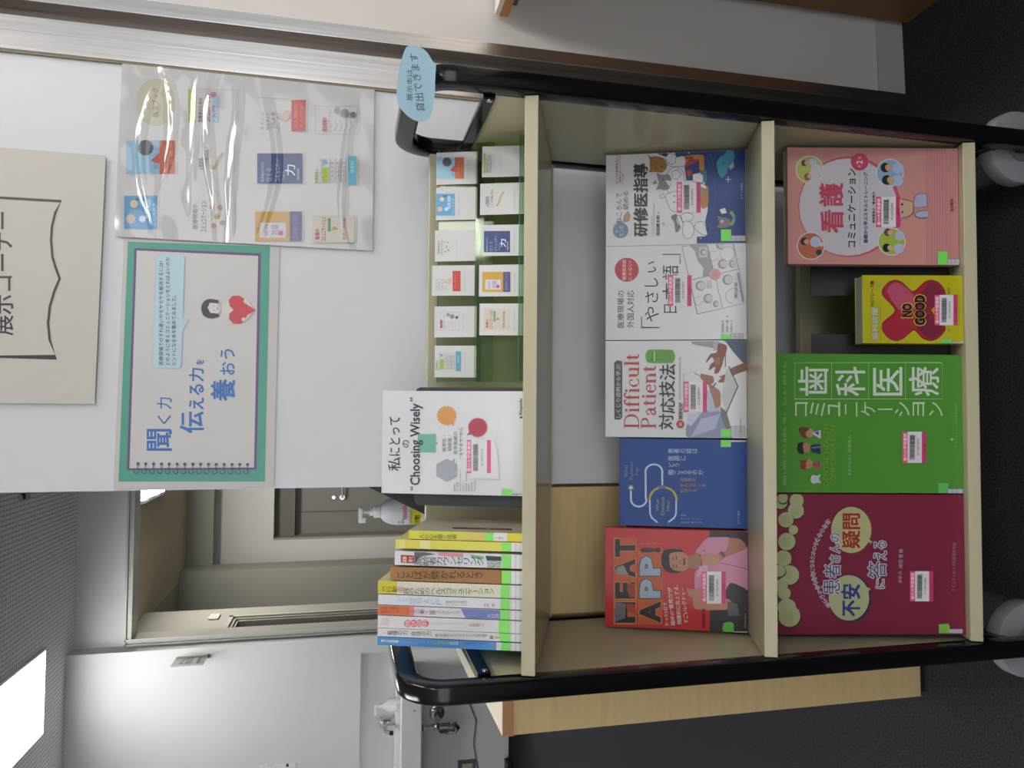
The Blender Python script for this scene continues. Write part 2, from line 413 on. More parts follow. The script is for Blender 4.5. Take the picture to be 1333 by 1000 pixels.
# trap and pipes under the basin
pt_ = MB(); yx = (-.32, .30)
pt_.cyl((-.32, .30, -.02), (0, 0, 1), .028, .04, CHROME, bev=.004).tube([(-.32, .30, -.02), (-.32, .30, -.17)], .016, CHROME)
pt_.tube([(-.32, .30, -.10), (-.32, .30, -.20), (-.325, .30, -.235), (-.345, .31, -.25), (-.37, .32, -.235), (-.375, .33, -.20), (-.375, .35, -.16), (-.37, .40, -.15), (-.33, .53, -.15)], .019, CHROME, seg=14)
pt_.cyl((-.33, .515, -.15), (0, 1, 0), .05, .02, CHROME, bev=.006).cyl((-.32, .30, -.12), (0, 0, 1), .026, .03, CHROME, bev=.003)
pt_.build('drain_trap', sk, True)
MB().tube([(-.05, .45, -.01), (-.1, .48, -.04), (-.14, .50, -.06)], .007, mat('#3a3a3a')).build('hose', sk, True)
# cable on the wall under the basin
tag(MB().tube([(-1.785, 3.815, .40), (-1.83, 3.815, .29), (-2.0, 3.815, .22), (-2.15, 3.815, .235), (-2.35, 3.815, .20)], .005, mat('#85858a')).build('cable', None, True), 'thin grey cable hanging along the wall under the wash basin', 'cable')
ou = empty('wall_outlet', (-2.30, 3.829, .22), label='grey framed wall outlet below the wash basin at the picture edge', cat='outlet')
MB().box(-.1, .05, -.012, 0, 0, .115, mat('#63656a'), bev=.003).build('plate', ou); MB().box(-.08, .03, -.016, -.012, .02, .09, mat('#c9cbb4'), bev=.002).build('socket', ou)
tag(MB().box(-2.6, -2.25, 3.70, 3.80, .0, .035, mat('#151515', .4), bev=.006).build('black_box'), 'low black object on the floor against the wall under the wash basin', 'box')
sp = empty('soap_bottle', (-1.775, 3.60, .66), label='white soap pump bottle behind the tap of the wash basin', cat='bottle')
MB().lathe([(0, 0), (.035, 0), (.04, .02), (.04, .13), (.022, .155), (.018, .17), (0, .17)], WHITEP, 24).build('body', sp, True)
MB().cyl((0, 0, .185), (0, 0, 1), .014, .03, WHITEP).box(-.05, .012, -.01, .01, .205, .22, WHITEP, bev=.003).build('pump', sp)
MB().box(-.02, .02, -.0405, -.038, .03, .09, mat('#cfc6cf')).build('bottle_label', sp)

# ---------------------------------------------------------------- partition with steel jamb
PA = math.radians(2.7); PD = Vector((math.cos(PA), math.sin(PA), 0)); PP = Vector((.633, .321, 0))
def ploc(s, off=0.0, z=0.0): return (PP.x+PD.x*s+PD.y*off, PP.y+PD.y*s-PD.x*off, z)   # off = towards the viewer
PANEL_W = mat('#d9dadf', 0.55, noise=0.01, nscale=4)
pw = empty('wall_partition', ploc(0), (0, 0, PA), kind='structure')
MB().box(-.755, -.100, 0, .05, 0, 2.589, PANEL_W).build('panel', pw)
MB().box(0, 2.4, .006, .05, .06, 2.589, mat('#cfcac6', 0.6, noise=.01, nscale=4)).build('panel', pw)
MB().box(0, 2.4, .002, .05, .0, .06, mat('#b9b6b2', 0.6)).build('baseboard', pw)
jb = empty('trim_jamb', ploc(0), (0, 0, PA), kind='structure')
MB().box(-.100, -.070, -.006, .04, 0, 2.589, STEEL, bev=.001).build('steel_strip', jb)
MB().box(-.069, -.045, -.003, .04, 0, 2.589, STEEL, bev=.001).build('steel_strip', jb)
MB().box(-.045, -.023, .016, .04, 0, 2.589, STEELD).build('groove', jb)
MB().box(-.023, .0, -.008, .04, 0, 2.589, STEEL, bev=.001).build('steel_strip', jb)
MB().box(-.104, -.100, -.004, .0, 0, 2.589, mat('#8c8169', .6)).build('sealant', jb)
# ---------------------------------------------------------------- counter behind the cart
ct = empty('counter', (-.532, .292, 0), (0, 0, math.radians(1.0)), label='pale wooden counter with cream top and orange brown edge behind the cart', cat='counter')
MB().box(0, .404, .0, .55, .808, .820, mat('#e4dcc2', .5)).build('worktop', ct)
MB().box(-.0, .404, -.004, .0, .802, .8205, mat('#b98a5c', .45)).build('edge_band', ct)
MB().box(-.0, .404, 0, .02, .012, .806, WOOD).build('front_panel', ct)
MB().box(-.0, .018, .02, .53, .012, .806, WOOD).build('side_panel', ct)
MB().box(.0, .404, .51, .53, .012, .806, WOOD).build('back_panel', ct)
for x in (.04, .30):
    for y in (.03, .50): MB().cyl((x, y, .006), (0, 0, 1), .012, .012, WHITEP).build('foot', ct)
# ---------------------------------------------------------------- table right of the jamb
TB = mat('#70502c', .45, noise=.15, nscale=5, stretch=(1, 12, 1)); TBO = mat('#b07a38', .4, noise=.1, nscale=8)
tb = empty('side_table', ploc(.05, .01), (0, 0, PA), label='brown wooden table against the white wall right of the steel jamb', cat='table')
MB().box(.0, .9, -1.2, .0, .830, .838, mat('#d9d2c4', .4)).build('table_top', tb)
MB().box(-.001, .9, -1.2, .001, .815, .830, TBO).build('edge_band', tb)
MB().box(.02, .9, -1.18, -.002, .80, .815, TB).build('apron', tb)
MB().box(.095, .125, -1.18, -.002, .0, .80, TB).build('side_panel', tb)
MB().box(.87, .895, -1.18, -.002, .0, .80, TB).build('side_panel', tb)
# ================================================================ NOTICES ON THE PARTITION
def notice(name, s0, s1, z0, z1, off, label, m, th=.0006):
    r = empty(name, ploc(s0, off, z0), (0, 0, PA), label=label, cat='poster')
    MB().box(0, s1-s0, 0, th, 0, z1-z0, m).build('sheet', r); return r, s1-s0, z1-z0
# --- beige corner sign
r, W_, H_ = notice('paper_sign', -.6275, -.2515, 1.438, 1.71, .0045, 'beige paper sign with an open book outline at the top of the partition', mat('#cdc8c0', .7))
A = Art(r, W_, H_, (0, 180, 2.777))
DK = '#3a3538'
A.T('展示コーナー', -26, 48, 712, 268, DK, bold=.012)
top = [(-232, 792), (-262, 670), (-238, 590), (-222, 508), (-240, 420), (-262, 350), (-232, 228)]
A.L([(-225, 228), (0, 213+2), (222, 228), (200, 270), (188, 320), (185, 370), (190, 430), (202, 470), (216, 508), (196, 555), (180, 610), (174, 670), (180, 730), (203, 792), (0, 790), (-225, 780), (-262, 670), (-238, 590), (-218, 508), (-240, 420), (-262, 350)], 9, DK, closed=True)
A.build('lettering')
# --- green bordered poster
r, W_, H_ = notice('poster', -.752, -.376, 1.184, 1.409, .0014, 'green bordered poster with large blue lettering and a girl by a red heart', mat('#c9c6c2', .45))
A = Art(r, W_, H_, (140, 300, 2.9417))
A.P([(78, 43), (622, 62), (602, 962), (42, 962)], '#4ea08c')
A.P([(103, 68), (588, 88), (571, 916), (74, 918)], '#6c4a80')
A.P([(112, 77), (577, 98), (561, 908), (84, 911)], '#cdcac8')
BL = '#2d6fb8'
A.T('聞', 152, 245, 843, 762, BL, bold=.022); A.T('く', 192, 243, 742, 708, BL, bold=.01); A.T('力', 190, 246, 684, 640, BL, bold=.01)
A.T('伝', 278, 368, 775, 695, BL, bold=.02); A.T('える', 313, 368, 685, 590, BL, bold=.022); A.T('力', 313, 368, 578, 528, BL, bold=.02); A.T('を', 340, 368, 515, 495, BL, bold=.02)
A.T('養', 397, 487, 652, 572, BL, bold=.02); A.T('おう', 432, 487, 553, 455, BL, bold=.01)
bub = [(187, 100), (195, 90), (287, 93), (296, 104), (290, 340), (314, 338), (288, 385), (284, 520), (273, 531), (182, 528), (171, 517)]
A.P(bub, '#9fc6d4'); A.P([(x+(2 if x < 240 else -2), y+(2 if y < 300 else -2)) for x, y in bub], '#b9d2dc')
A.T('医療現場でのずれ違いやモヤモヤを解消するには?', 197, 214, 516, 118, '#37424d', bold=.01)
A.T('どのように考えコミュニケーションをとればよいのか', 222, 239, 516, 103, '#37424d', bold=.01)
A.T('ヒントになる本を集めてみました。', 246, 263, 516, 250, '#37424d', bold=.01)
# girl and heart
A.C(393, 300, 34, '#403c42', 37); A.P([(360, 290), (365, 325), (400, 338), (427, 330), (425, 318), (395, 312), (392, 290), (425, 280), (425, 268), (400, 263), (372, 272)], '#403c42')
A.P([(392, 278), (425, 280), (436, 300), (425, 320), (394, 316), (384, 297)], '#d8d0cb')
A.C(408, 290, 2, '#403c42'); A.C(408, 308, 2, '#403c42'); A.L([(420, 295), (423, 300), (420, 305)], 2, '#403c42')
A.P([(440, 285), (470, 262), (540, 268), (560, 300), (540, 340), (470, 345), (440, 315)], '#d5d1cd')
A.P([(483, 305), (468, 290), (464, 268), (478, 252), (505, 250), (523, 262), (534, 285), (568, 305), (536, 325), (525, 347), (508, 358), (482, 357), (465, 340), (467, 320)], '#c8434e')
A.C(530, 272, 9, '#d8d0cb'); A.C(522, 342, 8, '#d8d0cb')
for i in range(15):
    x = 117+i*30.0; y = 888+i*.2
    A.C(x, y+6, 6, '#5d4373'); A.L([(x, y+6), (x-2, y+26)], 3, '#5d4373'); A.arc(x-6, y+34, 9, -90, 220, 3, '#5d4373')
A.build('lettering')
# --- laminated sheet with book cards
r, W_, H_ = notice('laminated_sheet', -.375, -.104, 1.040, 1.421, .004, 'laminated sheet of small book cover pictures, crinkled plastic over its upper part', mat('#d2d0cc', .35))
A = Art(r, W_, H_, (140, 70, 3.7037))
def minicover(A, kind, x0, x1, yl, yr, sk=0):
    """tiny book cover: x0..x1 top to bottom, yl (left) .. yr (right)"""
    def X(f): return x0+(x1-x0)*f
    def Y(f): return yl+(yr-yl)*f
    def R(a, b, c, d, col): A.R(X(a), Y(b), X(c), Y(d), col)
    def T(t_, a, b, c, d, col, **k): A.T(t_, X(a), X(b), Y(c), Y(d), col, **k)
    if kind == 'sky':
        R(0, 0, .68, 1, '#8fbdd4'); A.C(X(.40), Y(.78), abs(x1-x0)*.16, '#54545c'); T('出会い', .55, .66, .15, .6, '#3b6d8c'); A.P([(X(.68), Y(.3)), (X(.5), Y(.4)), (X(.68), Y(.62))], '#c9493f')
        R(.68, 0, 1, 1, '#c2623c'); T('ことばの力', .76, .86, .12, .8, '#d8a184'); T('医療', .90, .96, .3, .7, '#d8a184')
    elif kind == 'aqua':
        R(0, 0, 1, 1, '#5a9fce'); A.C(X(.2), Y(.3), abs(x1-x0)*.14, '#c9b7a4'); A.C(X(.3), Y(.75), abs(x1-x0)*.12, '#e1cfa9'); A.C(X(.55), Y(.3), abs(x1-x0)*.1, '#cbe2f2')
        T('傾聴', .6, .8, .3, .9, '#dbe9f4'); T('こころの本', .86, .95, .1, .8, '#dbe9f4'); R(.35, .85, .6, .93, '#2f6fa5')
    elif kind == 'comm':
        R(0, 0, .16, 1, '#b4bf45'); T('医療者のための', .2, .3, 0, .75, '#7a3b66', bold=.01); T('コミュニケーション', .34, .46, 0, .9, '#a0356e', bold=.02); R(.50, 0, .62, .8, '#9cc4d8'); T('入門', .50, .6, .1, .5, '#c03a6a'); A.C(X(.52), Y(.85), abs(x1-x0)*.06, '#b57a9c')
    elif kind == 'stroke':
        T('人間関係', .05, .2, .1, .6, '#55585f'); T('こころが楽になる', .24, .34, .1, .9, '#6d6d70')
        A.L([(X(.45), Y(.15)), (X(.55), Y(.3)), (X(.62), Y(.6)), (X(.75), Y(.8))], abs(x1-x0)*.07, '#c7ae87')
    elif kind == 'flowers':
        T('医療現場の', .05, .17, .1, .9, '#7a5a4d'); T('コミュニケーション', .24, .38, .0, 1, '#5f5a4a', bold=.01)
        for fx, fy, c in ((.55, .2, '#c78d76'), (.62, .5, '#b8a04f'), (.7, .8, '#c99f8e'), (.5, .8, '#d3b6a5'), (.75, .3, '#a78d62')): A.C(X(fx), Y(fy), abs(x1-x0)*.06, c)
    elif kind == 'red':
        for k, s_ in enumerate(('きくこと', 'はなすこと', 'つたえる', 'こと')): T(s_, .05+k*.11, .12+k*.11, .05, .6, '#7d7d7d')
        A.P([(X(.45), Y(.4)), (X(.6), Y(.7)), (X(.68), Y(.5)), (X(.58), Y(.3))], '#d9b7a7')
        R(.70, 0, 1, 1, '#c63b2e'); T('対人援助の', .75, .83, .1, .85, '#e48a76'); T('コミュニケーション', .87, .94, .1, .9, '#e48a76')
    elif kind == 'navy':
        R(0, 0, 1, 1, '#27407a'); T('医療者のための', .08, .15, .05, .7, '#b9c3d8'); T('伝える', .20, .34, .05, .5, '#9aa7c4'); T('コミュニケー', .40, .50, .05, .8, '#c3ccdd'); T('力', .62, .84, .25, .62, '#e8ebf2', bold=.02); T('ション', .55, .62, .1, .4, '#c3ccdd'); R(.88, .1, .93, .5, '#8792b4')
    elif kind == 'yellow':
        R(0, 0, .74, 1, '#c99a2c'); R(.74, 0, 1, 1, '#4a4682'); R(.1, .12, .66, .62, '#cfcbd6'); T('物語のある', .2, .28, .18, .56, '#585863'); T('対話', .34, .5, .2, .56, '#585863'); R(.5, .2, .6, .35, '#bb4a5e'); T('医療者のことば', .80, .9, .1, .9, '#8f8db4')
    elif kind == 'grow':
        R(0, 0, 1, 1, '#cdc8bc'); T('看護の', .06, .16, .1, .5, '#b53a4c', bold=.02); T('コミュニケーション', .20, .32, .05, .95, '#b53a4c', bold=.02); R(.36, .4, .43, .9, '#5fa184'); A.P([(X(.45), Y(.45)), (X(.62), Y(.5)), (X(.5), Y(.6))], '#b89a43'); T('場面別事例集', .72, .8, .1, .9, '#b3566b')
    elif kind == 'comic':
        A.L([(X(.0), Y(0)), (X(1), Y(0)), (X(1), Y(1)), (X(0), Y(1))], 1.2, '#888888', closed=True); T('救急現場の', .16, .27, .1, .6, '#c23b4a', bold=.03); T('コミュニケーション', .30, .38, .05, .9, '#4d4d50')
        A.C(X(.52), Y(.85), abs(x1-x0)*.08, '#a08f83'); A.C(X(.7), Y(.75), abs(x1-x0)*.1, '#8a8480'); A.C(X(.9), Y(.7), abs(x1-x0)*.07, '#6d5f66')
        for k in range(4): A.L([(X(.45+.12*k), Y(.1)), (X(.52+.12*k), Y(.3)), (X(.48+.12*k), Y(.5))], 1.6, '#6a6a6c')
    elif kind == 'board':
        T('医療現場の', .02, .12, .05, .55, '#8aa63a'); T('コミュニケーション力', .14, .22, .05, .9, '#4a5058'); R(.2, .1, .34, .6, '#a5c042'); A.C(X(.25), Y(.8), abs(x1-x0)*.06, '#7eaed2')
        for k in (.38, .52, .64): A.L([(X(k), Y(.1)), (X(k+.11), Y(.1)), (X(k+.11), Y(.9)), (X(k), Y(.9))], 1.0, '#6a6a5a', closed=True); T('こんなとき', k+.02, k+.08, .15, .8, '#6a6a5a')
        R(.8, 0, 1, 1, '#5fa9bc'); T('場面別', .86, .94, .4, .8, '#b5d6dd')
A.C(232, 235, 92, '#b9b294', 114); A.C(232, 235, 90, '#c9c4a8', 112)
A.T('医ラブック', 215, 245, 305, 165, '#56544c')
rows = [('sky', 90, 325, 580, 418), ('aqua', 80, 240, 845, 685), ('comm', 390, 620, 330, 175), ('stroke', 430, 600, 575, 455), ('flowers', 400, 605, 860, 712),
        ('red', 728, 955, 375, 225), ('navy', 722, 940, 625, 482), ('yellow', 712, 937, 905, 762), ('comic', 1003, 1203, 390, 255), ('board', 995, 1200, 635, 495), ('grow', 990, 1190, 912, 782)]
for k, a, b, c, d in rows:
    minicover(A, k, a, b, c, d)
    A.T('医療従事者のための書籍案内と', b+9, b+13, c, d-5, '#8d8a86')
A.L([(386, 175), (620, 178), (620, 330)], 1.2, '#999999'); A.L([(728, 215), (880, 220)], 1.2, '#999999')
A.build('cover_print')
# wavy clear film over the sheet
def film():
    nx, nz = 90, 120; vs = []; fs = []
    creases = [(.10, .72, .10, .0040), (.19, .80, -.12, .0045), (.26, .86, .13, .0050), (.34, .70, .08, .0055), (.45, .55, -.07, .0045), (.585, .5, -.10, .0022), (.86, .5, .16, .0022)]
    for j in range(nz+1):
        for i in range(nx+1):
            u, v = i/nx, j/nz; h_ = 0.0012
            for c0, cu_, bend, amp in creases:
                c = c0+bend*((u-.5)**2)*1.6*(1 if bend > 0 else 1)+.02*math.sin(u*5+c0*20)
                d_ = (v-c)/.013; edge = math.exp(-((u-cu_)/.42)**2)
                h_ += amp*math.exp(-d_*d_)*edge
            h_ += .0006*math.sin(17*u+3*v)*math.sin(31*v+u*4)*(1 if v < .5 else .3)
            vs.append((u*W_, -.0008-h_, (1-v)*H_))
    for j in range(nz):
        for i in range(nx): a = j*(nx+1)+i; fs.append((a, a+nx+1, a+nx+2, a+1))
    return vs, fs
vs, fs = film()
fm = MB(); fm.add(vs, fs, acrylic('clear_film', '#f6f6f8', gl=0.07))
fm.build('plastic_film', r, True, False)
# ================================================================ BOOK CART
TN = math.tan(math.radians(20)); SH = {'top': .861, 'mid': .523, 'bot': .189}
XL, XR = -.330, .406
cart = empty('book_cart', (0, 0, 0), label='cream three-shelf book cart with glossy black tube frame on grey casters', cat='book cart')
for x in (XL-.013, XR+.013):
    path = [(x, .002, .042), (x, .002, .5), (x, .002, .88)]
    for i in range(0, 11):
        a = math.pi-i*math.pi/2/10; path.append((x, .050+.048*math.cos(a), .95+.048*math.sin(a)))
    for i in range(0, 11):
        a = math.pi/2-i*math.pi/2/10; path.append((x, .205+.048*math.cos(a), .95+.048*math.sin(a)))
    path += [(x, .253, .5), (x, .253, .042)]
    MB().tube(path, .0145, BLACK, seg=20, sx=.013/.0145, side=(1, 0, 0), power=.45).build('side_frame', cart, True)
    sgn = 1 if x > 0 else -1; xi = XR if x > 0 else XL
    tz = .900 if sgn > 0 else .915
    MB().box(xi+.004*sgn, xi+.022*sgn, .018, .238, .160, tz, CREAM).build('side_panel', cart)
    MB().box(min(xi-.004*sgn, xi+.0038*sgn), max(xi-.004*sgn, xi+.0038*sgn), .014, .240, .896, .913, BLACK, bev=.002).build('cross_bar', cart)
    if sgn > 0: MB().box(xi+.0038, xi+.022, .014, .240, .9, .906, BLACK, bev=.002).build('cross_bar', cart)
    MB().box(x-.011, x+.011, .01, .245, .105, .130, BLACK, bev=.003).build('base_rail', cart)
    MB().cyl((xi-.0042*sgn, .018, .904), (1, 0, 0), .004, .004, CHROME, seg=16, bev=.001).build('screw', cart, True)
    for y, yo in ((.002, .034), (.253, -.034)):
        c = empty('caster', (x, y+yo, .0)); c.parent = cart
        MB().box(-.012, .012, -.034 if yo > 0 else .0, .0 if yo > 0 else .034, .054, .072, BLACK, bev=.003).cyl((0, 0, .0575), (0, 1, 0), .010, .04, BLACK).build('axle', c)
        MB().cyl((0, 0, .0575), (0, 1, 0), .0575, .026, mat('#8a8c91', .5), seg=56, bev=.005).cyl((0, 0, .0575), (0, 1, 0), .024, .032, mat('#6a6c70', .4), bev=.002).build('wheel', c, True)
sd = .262/math.cos(math.radians(20))
for k, z in SH.items():
    Rm = Matrix.Translation((0, 0, z)) @ Matrix.Rotation(math.radians(-20), 4, 'X')
    m = MB().box(XL+.001, XR-.001, .0, sd, -.0175, 0, CREAM, bev=.0008, xf=Rm)
    m.build('shelf', cart)
    zb = z-TN*.243-.02
    top = z+.0945 if k != 'bot' else z+.109
    MB().box(XL+.001, XR-.001, .240, .255, zb, top, CREAM, bev=.001).build('back_board', cart)
# ---------------------------------------------------------------- books
GREEN = '#7ee45f'; GREENM = mat('#80e862', .35); COVW = '#d9d9dc'
def label_art(A, xa, xb, ya, yb, rot=False):
    """library label: pink strip, white field with bar code and digits, pink strip (xa..xb down, ya left, yb right)"""
    w = xb-xa
    A.R(xa, ya, xb, yb, '#e3e0e4'); A.R(xa, ya, xa+w*.22, yb, '#e0557f'); A.R(xb-w*.18, ya, xb, yb, '#cf3f78')
    A.T('香川大学図書館', xa+w*.04, xa+w*.185, ya+(yb-ya)*.06, ya+(yb-ya)*.94, '#f3dfe8', bold=.02)
    n = 34; a0 = ya+(yb-ya)*.1; a1 = ya+(yb-ya)*.9
    rr = random.Random(int(xa*7+ya)); t = 0.0
    while t < 1:
        q = rr.choice((.008, .014, .022)); A.R(xa+w*.30, a0+(a1-a0)*t, xa+w*.52, a0+(a1-a0)*min(t+q, 1), '#56575a'); t += q+rr.choice((.008, .012))
    A.T('0110072893', xa+w*.60, xa+w*.69, ya+(yb-ya)*.24, ya+(yb-ya)*.78, '#77777c')
    A.T('開架図書', xb-w*.13, xb-w*.04, ya+(yb-ya)*.36, ya+(yb-ya)*.62, '#a82e60')
def call_art(A, xa, xb, ya, yb, x2, yb2=None):
    """green tape square at the lower left of the cover and white call number strip below it"""
    yb2 = yb2 or yb+20
    A.R(xa, ya, xb, yb, GREEN); A.R(xb, ya, x2, yb2, '#c3c3cc')
    n = 3
    for i in range(n+1): A.L([(xb+(x2-xb)*i/n, ya), (xb+(x2-xb)*i/n, yb2)], 2.2, '#5c5f86')
    A.L([(xb, yb2), (x2, yb2)], 2.2, '#5c5f86'); A.L([(xb, (ya+yb2)/2), (x2, (ya+yb2)/2)], 1.5, '#8a8cab')
def face_book(label, x0, x1, shelf, yb, H, th, cover, spine, lean, group, crop, rough=.22, page='#cfcbc0', rz=0.0):
    z = SH[shelf]-TN*yb+.0006
    r = empty('book', (x0, yb, z), (math.radians(-lean), 0, rz), label=label, cat='book', group=group or None)
    W = x1-x0; cm = mat(cover, rough, spec=.35); sm = mat(spine, rough)
    MB().box(.0, W, -.0, .0007, 0, H, cm).box(0, W, th-.0007, th, 0, H, cm).box(0, .0008, .0007, th-.0007, 0, H, sm).build('cover', r)
    pg = mat(page, .8, bump=.5, nscale=300, stretch=(1, 30, 1))
    MB().box(.001, W-.0015, .0008, th-.0008, .0008, H-.0008, pg).build('pages', r)
    return r, Art(r, W, H, crop)
G1 = 'books facing out on the middle shelf'; G2 = 'books facing out on the bottom shelf'
# --- 1 navy and white, cats in a boat
r, A = face_book('white and navy book with cartoon cats in a boat and a teal dolphin', .2600, .4050, 'mid', .104, .2125, .013, '#e0e0e3', '#24407f', 21, G1, (780, 180, 6.348))
NV = '#1f3d80'; OUT = '#5a5a62'
A.P([(480, 40), (480, 62), (510, 140), (600, 170), (700, 200), (720, 350), (800, 350), (860, 330), (880, 400), (900, 500), (895, 600), (875, 690), (892, 790), (880, 810), (806, 815), (808, 870), (1240, 870), (1240, 40)], NV)
A.S([(1165, 215), (1240, 190), (1240, 420), (1080, 520), (1000, 420)], '#274888')
A.S([(548, 110), (575, 80), (640, 66), (692, 80), (650, 95), (625, 125), (640, 160), (590, 150)], '#d9d9da')
A.S([(970, 230), (975, 190), (1005, 150), (1045, 125), (1060, 75), (1075, 100), (1110, 110), (1118, 150), (1105, 190), (1115, 235), (1085, 262), (1072, 240), (1060, 265), (1055, 290), (1020, 328), (990, 300)], '#3a93ab')
A.S([(1110, 190), (1115, 235), (1085, 262), (1072, 235)], '#a9b6b2'); A.C(1030, 212, 6, '#14243f')
A.S([(700, 150), (855, 138), (866, 200), (868, 265), (830, 262), (820, 180), (740, 180), (712, 220)], '#c68a35'); A.R(715, 150, 775, 175, '#c0402f'); A.S([(712, 200), (812, 170), (816, 190), (712, 240)], '#c0402f'); A.S([(712, 265), (760, 262), (770, 290), (735, 320)], '#c0402f')
A.S([(820, 280), (885, 265), (890, 340), (880, 375), (860, 360)], '#3c7f8d'); A.S([(840, 410), (895, 395), (903, 480), (893, 565), (850, 580), (830, 500)], '#bb7f34'); A.C(850, 455, 30, '#9b8f7d')
WH = '#e2e2e5'
def blob(pts, c=WH): q = smooth_poly(pts); A.P(q, c); A.L(q, 3.5, OUT, closed=True)
blob([(640, 160), (700, 150), (715, 200), (700, 230), (600, 235), (565, 215)]); blob([(540, 165), (580, 125), (635, 145), (630, 200), (590, 220)])
blob([(770, 300), (830, 285), (860, 310), (858, 370), (775, 360)]); blob([(835, 370), (885, 395), (880, 425), (835, 400)])
blob([(640, 240), (690, 275), (700, 330), (720, 400), (690, 450), (650, 480), (590, 470), (560, 420), (560, 300), (600, 250)])
blob([(550, 470), (640, 440), (680, 480), (690, 610), (600, 600), (575, 560)]); A.C(620, 480, 6, OUT); A.C(620, 530, 6, OUT)
blob([(600, 280), (640, 262), (680, 300), (640, 345), (605, 330)])
A.S([(400, 135), (425, 155), (470, 150), (530, 165), (560, 210), (555, 250), (520, 285), (450, 280), (410, 282), (420, 250), (415, 175)], '#a06f35'); A.L([(470, 190), (480, 205)], 4, '#3a2a1d'); A.L([(455, 240), (475, 250)], 4, '#3a2a1d'); A.C(518, 235, 7, '#2b1d16')
A.S([(470, 430), (490, 370), (475, 290), (520, 305), (575, 300), (598, 350), (575, 420), (530, 430), (500, 420)], '#84858a'); A.C(530, 345, 6, '#2f3035'); A.C(540, 395, 6, '#2f3035'); A.S([(545, 350), (600, 355), (580, 400)], WH)
A.S([(440, 365), (470, 345), (480, 375), (450, 385)], '#a5854e')
blob([(680, 640), (720, 618), (770, 630), (775, 660), (740, 690), (690, 690)]); blob([(700, 690), (760, 700), (785, 760), (760, 820), (715, 828), (690, 780)]); blob([(785, 740), (805, 700), (850, 690), (870, 715), (893, 800), (840, 790)])
A.S([(592, 650), (640, 628), (640, 690), (668, 735), (655, 770), (630, 775), (620, 700)], '#80727c'); blob([(640, 640), (665, 640), (700, 720), (670, 740)])
blob([(500, 470), (530, 462), (540, 490), (510, 498)])
A.S([(975, 640), (1010, 655), (1060, 660), (1085, 690), (1070, 735), (1010, 745), (975, 738), (990, 700)], '#76767d'); A.C(1015, 690, 12, WH); A.C(1018, 690, 5, '#25252b'); A.S([(1040, 690), (1065, 680), (1060, 715)], '#b0525c')
A.arc(1050, 665, 62, -60, 60, 26, '#7fae52', n=12); A.arc(1050, 665, 62, -20, 10, 27, '#3d8fc0', n=5); blob([(990, 590), (1040, 575), (1055, 620), (1010, 630)])
A.C(515, 122, 12, '#8fb0e0'); A.C(532, 96, 7, '#cfd8ee'); A.C(740, 122, 9, '#8fc0d8'); A.C(838, 828, 5, '#cfd8ee'); A.C(855, 812, 4, '#cfd8ee'); A.L([(1040, 343), (1088, 343)], 5, '#d5dcee'); A.L([(1064, 318), (1064, 368)], 5, '#d5dcee')
A.L([(910, 60), (915, 130), (945, 230)], 3, '#5674ab'); A.L([(945, 335), (958, 430), (955, 520)], 4, '#5674ab'); A.L([(850, 40), (830, 70), (850, 120)], 3, '#5674ab'); A.L([(895, 690), (925, 740), (915, 790)], 3, '#5674ab')
A.S([(510, 705), (526, 700), (530, 680), (536, 700), (555, 706), (536, 712), (530, 735), (524, 712)], '#cfd25f')
A.C(177, 762, 64, '#6f86a4'); A.T('マンガ', 165, 205, 815, 725, '#d5dbe4', bold=.01); A.T('の', 135, 158, 785, 762, '#d5dbe4')
A.T('ねころんで', 140, 185, 705, 455, '#55575d'); A.T('読める', 195, 243, 592, 440, '#55575d'); A.S([(195, 690), (205, 640), (240, 600), (262, 640), (245, 690)], '#b99a6e')
A.T('研修医指導', 285, 400, 812, 215, '#26272b', bold=.03); A.T('岩田健太郎', 470, 500, 808, 640, '#3b3c41', bold=.02); A.T('著', 485, 498, 625, 612, '#3b3c41')
A.T('神戸大学大学院医学研究科', 430, 438, 808, 640, '#8a8a90'); A.T('微生物感染症学講座感染治療学分野教授', 447, 457, 808, 545, '#8a8a90')
A.T('すべての医療者のための', 137, 155, 380, 110, '#c0606c', bold=.01); A.T('指導力をアップする本', 163, 180, 370, 115, '#c0606c', bold=.01); A.T('とっておきの極意', 188, 205, 385, 300, '#c0606c')
A.T('メディカ出版', 1166, 1184, 505, 375, '#b9c3dc', bold=.01)
A.build(); A = Art(r, .1450, .2125, A.crop, base=.0012); label_art(A, 640, 838, 615, 365); A.build('barcode_label'); A = Art(r, .1450, .2125, A.crop, base=.0012); call_art(A, 1005, 1090, 852, 755, 1208, 806); A.build('call_number_label')
# --- 2 white with manga frame
r, A = face_book('white book with a tilted four-panel comic and a red circle', .1120, .2588, 'mid', .101, .2125, .014, '#dfdfe4', '#c8c8cc', 21, G1, (780, 310, 6.348), rough=.15)
K = '#2b2c31'
A.C(228, 262, 101, '#b8b3b6'); A.C(228, 262, 98, '#c2333a'); A.T('医療英会話', 190, 222, 345, 178, '#e5cccd', bold=.02); A.T('じゃない!', 240, 272, 345, 190, '#e5cccd', bold=.01)
A.T('医療現場の', 150, 205, 742, 435, '#3d3f44', bold=.008); A.T('外国人対応', 230, 287, 742, 432, '#3d3f44', bold=.008)
A.L([(350, 650), (350, 740), (500, 740)], 7, K); A.L([(520, 135), (668, 135), (668, 215)], 7, K)
A.T('や', 378, 492, 690, 568, K, bold=-.005); A.T('さ', 378, 486, 535, 445, K, bold=-.005); A.T('し', 375, 488, 402, 330, K, bold=-.005); A.T('い', 402, 470, 285, 192, K, bold=-.005)
A.T('日', 535, 645, 618, 548, K, bold=.002); A.T('本', 522, 650, 510, 370, K, bold=.002); A.T('語', 522, 655, 345, 225, K, bold=.002)
GR = '#8e8e94'
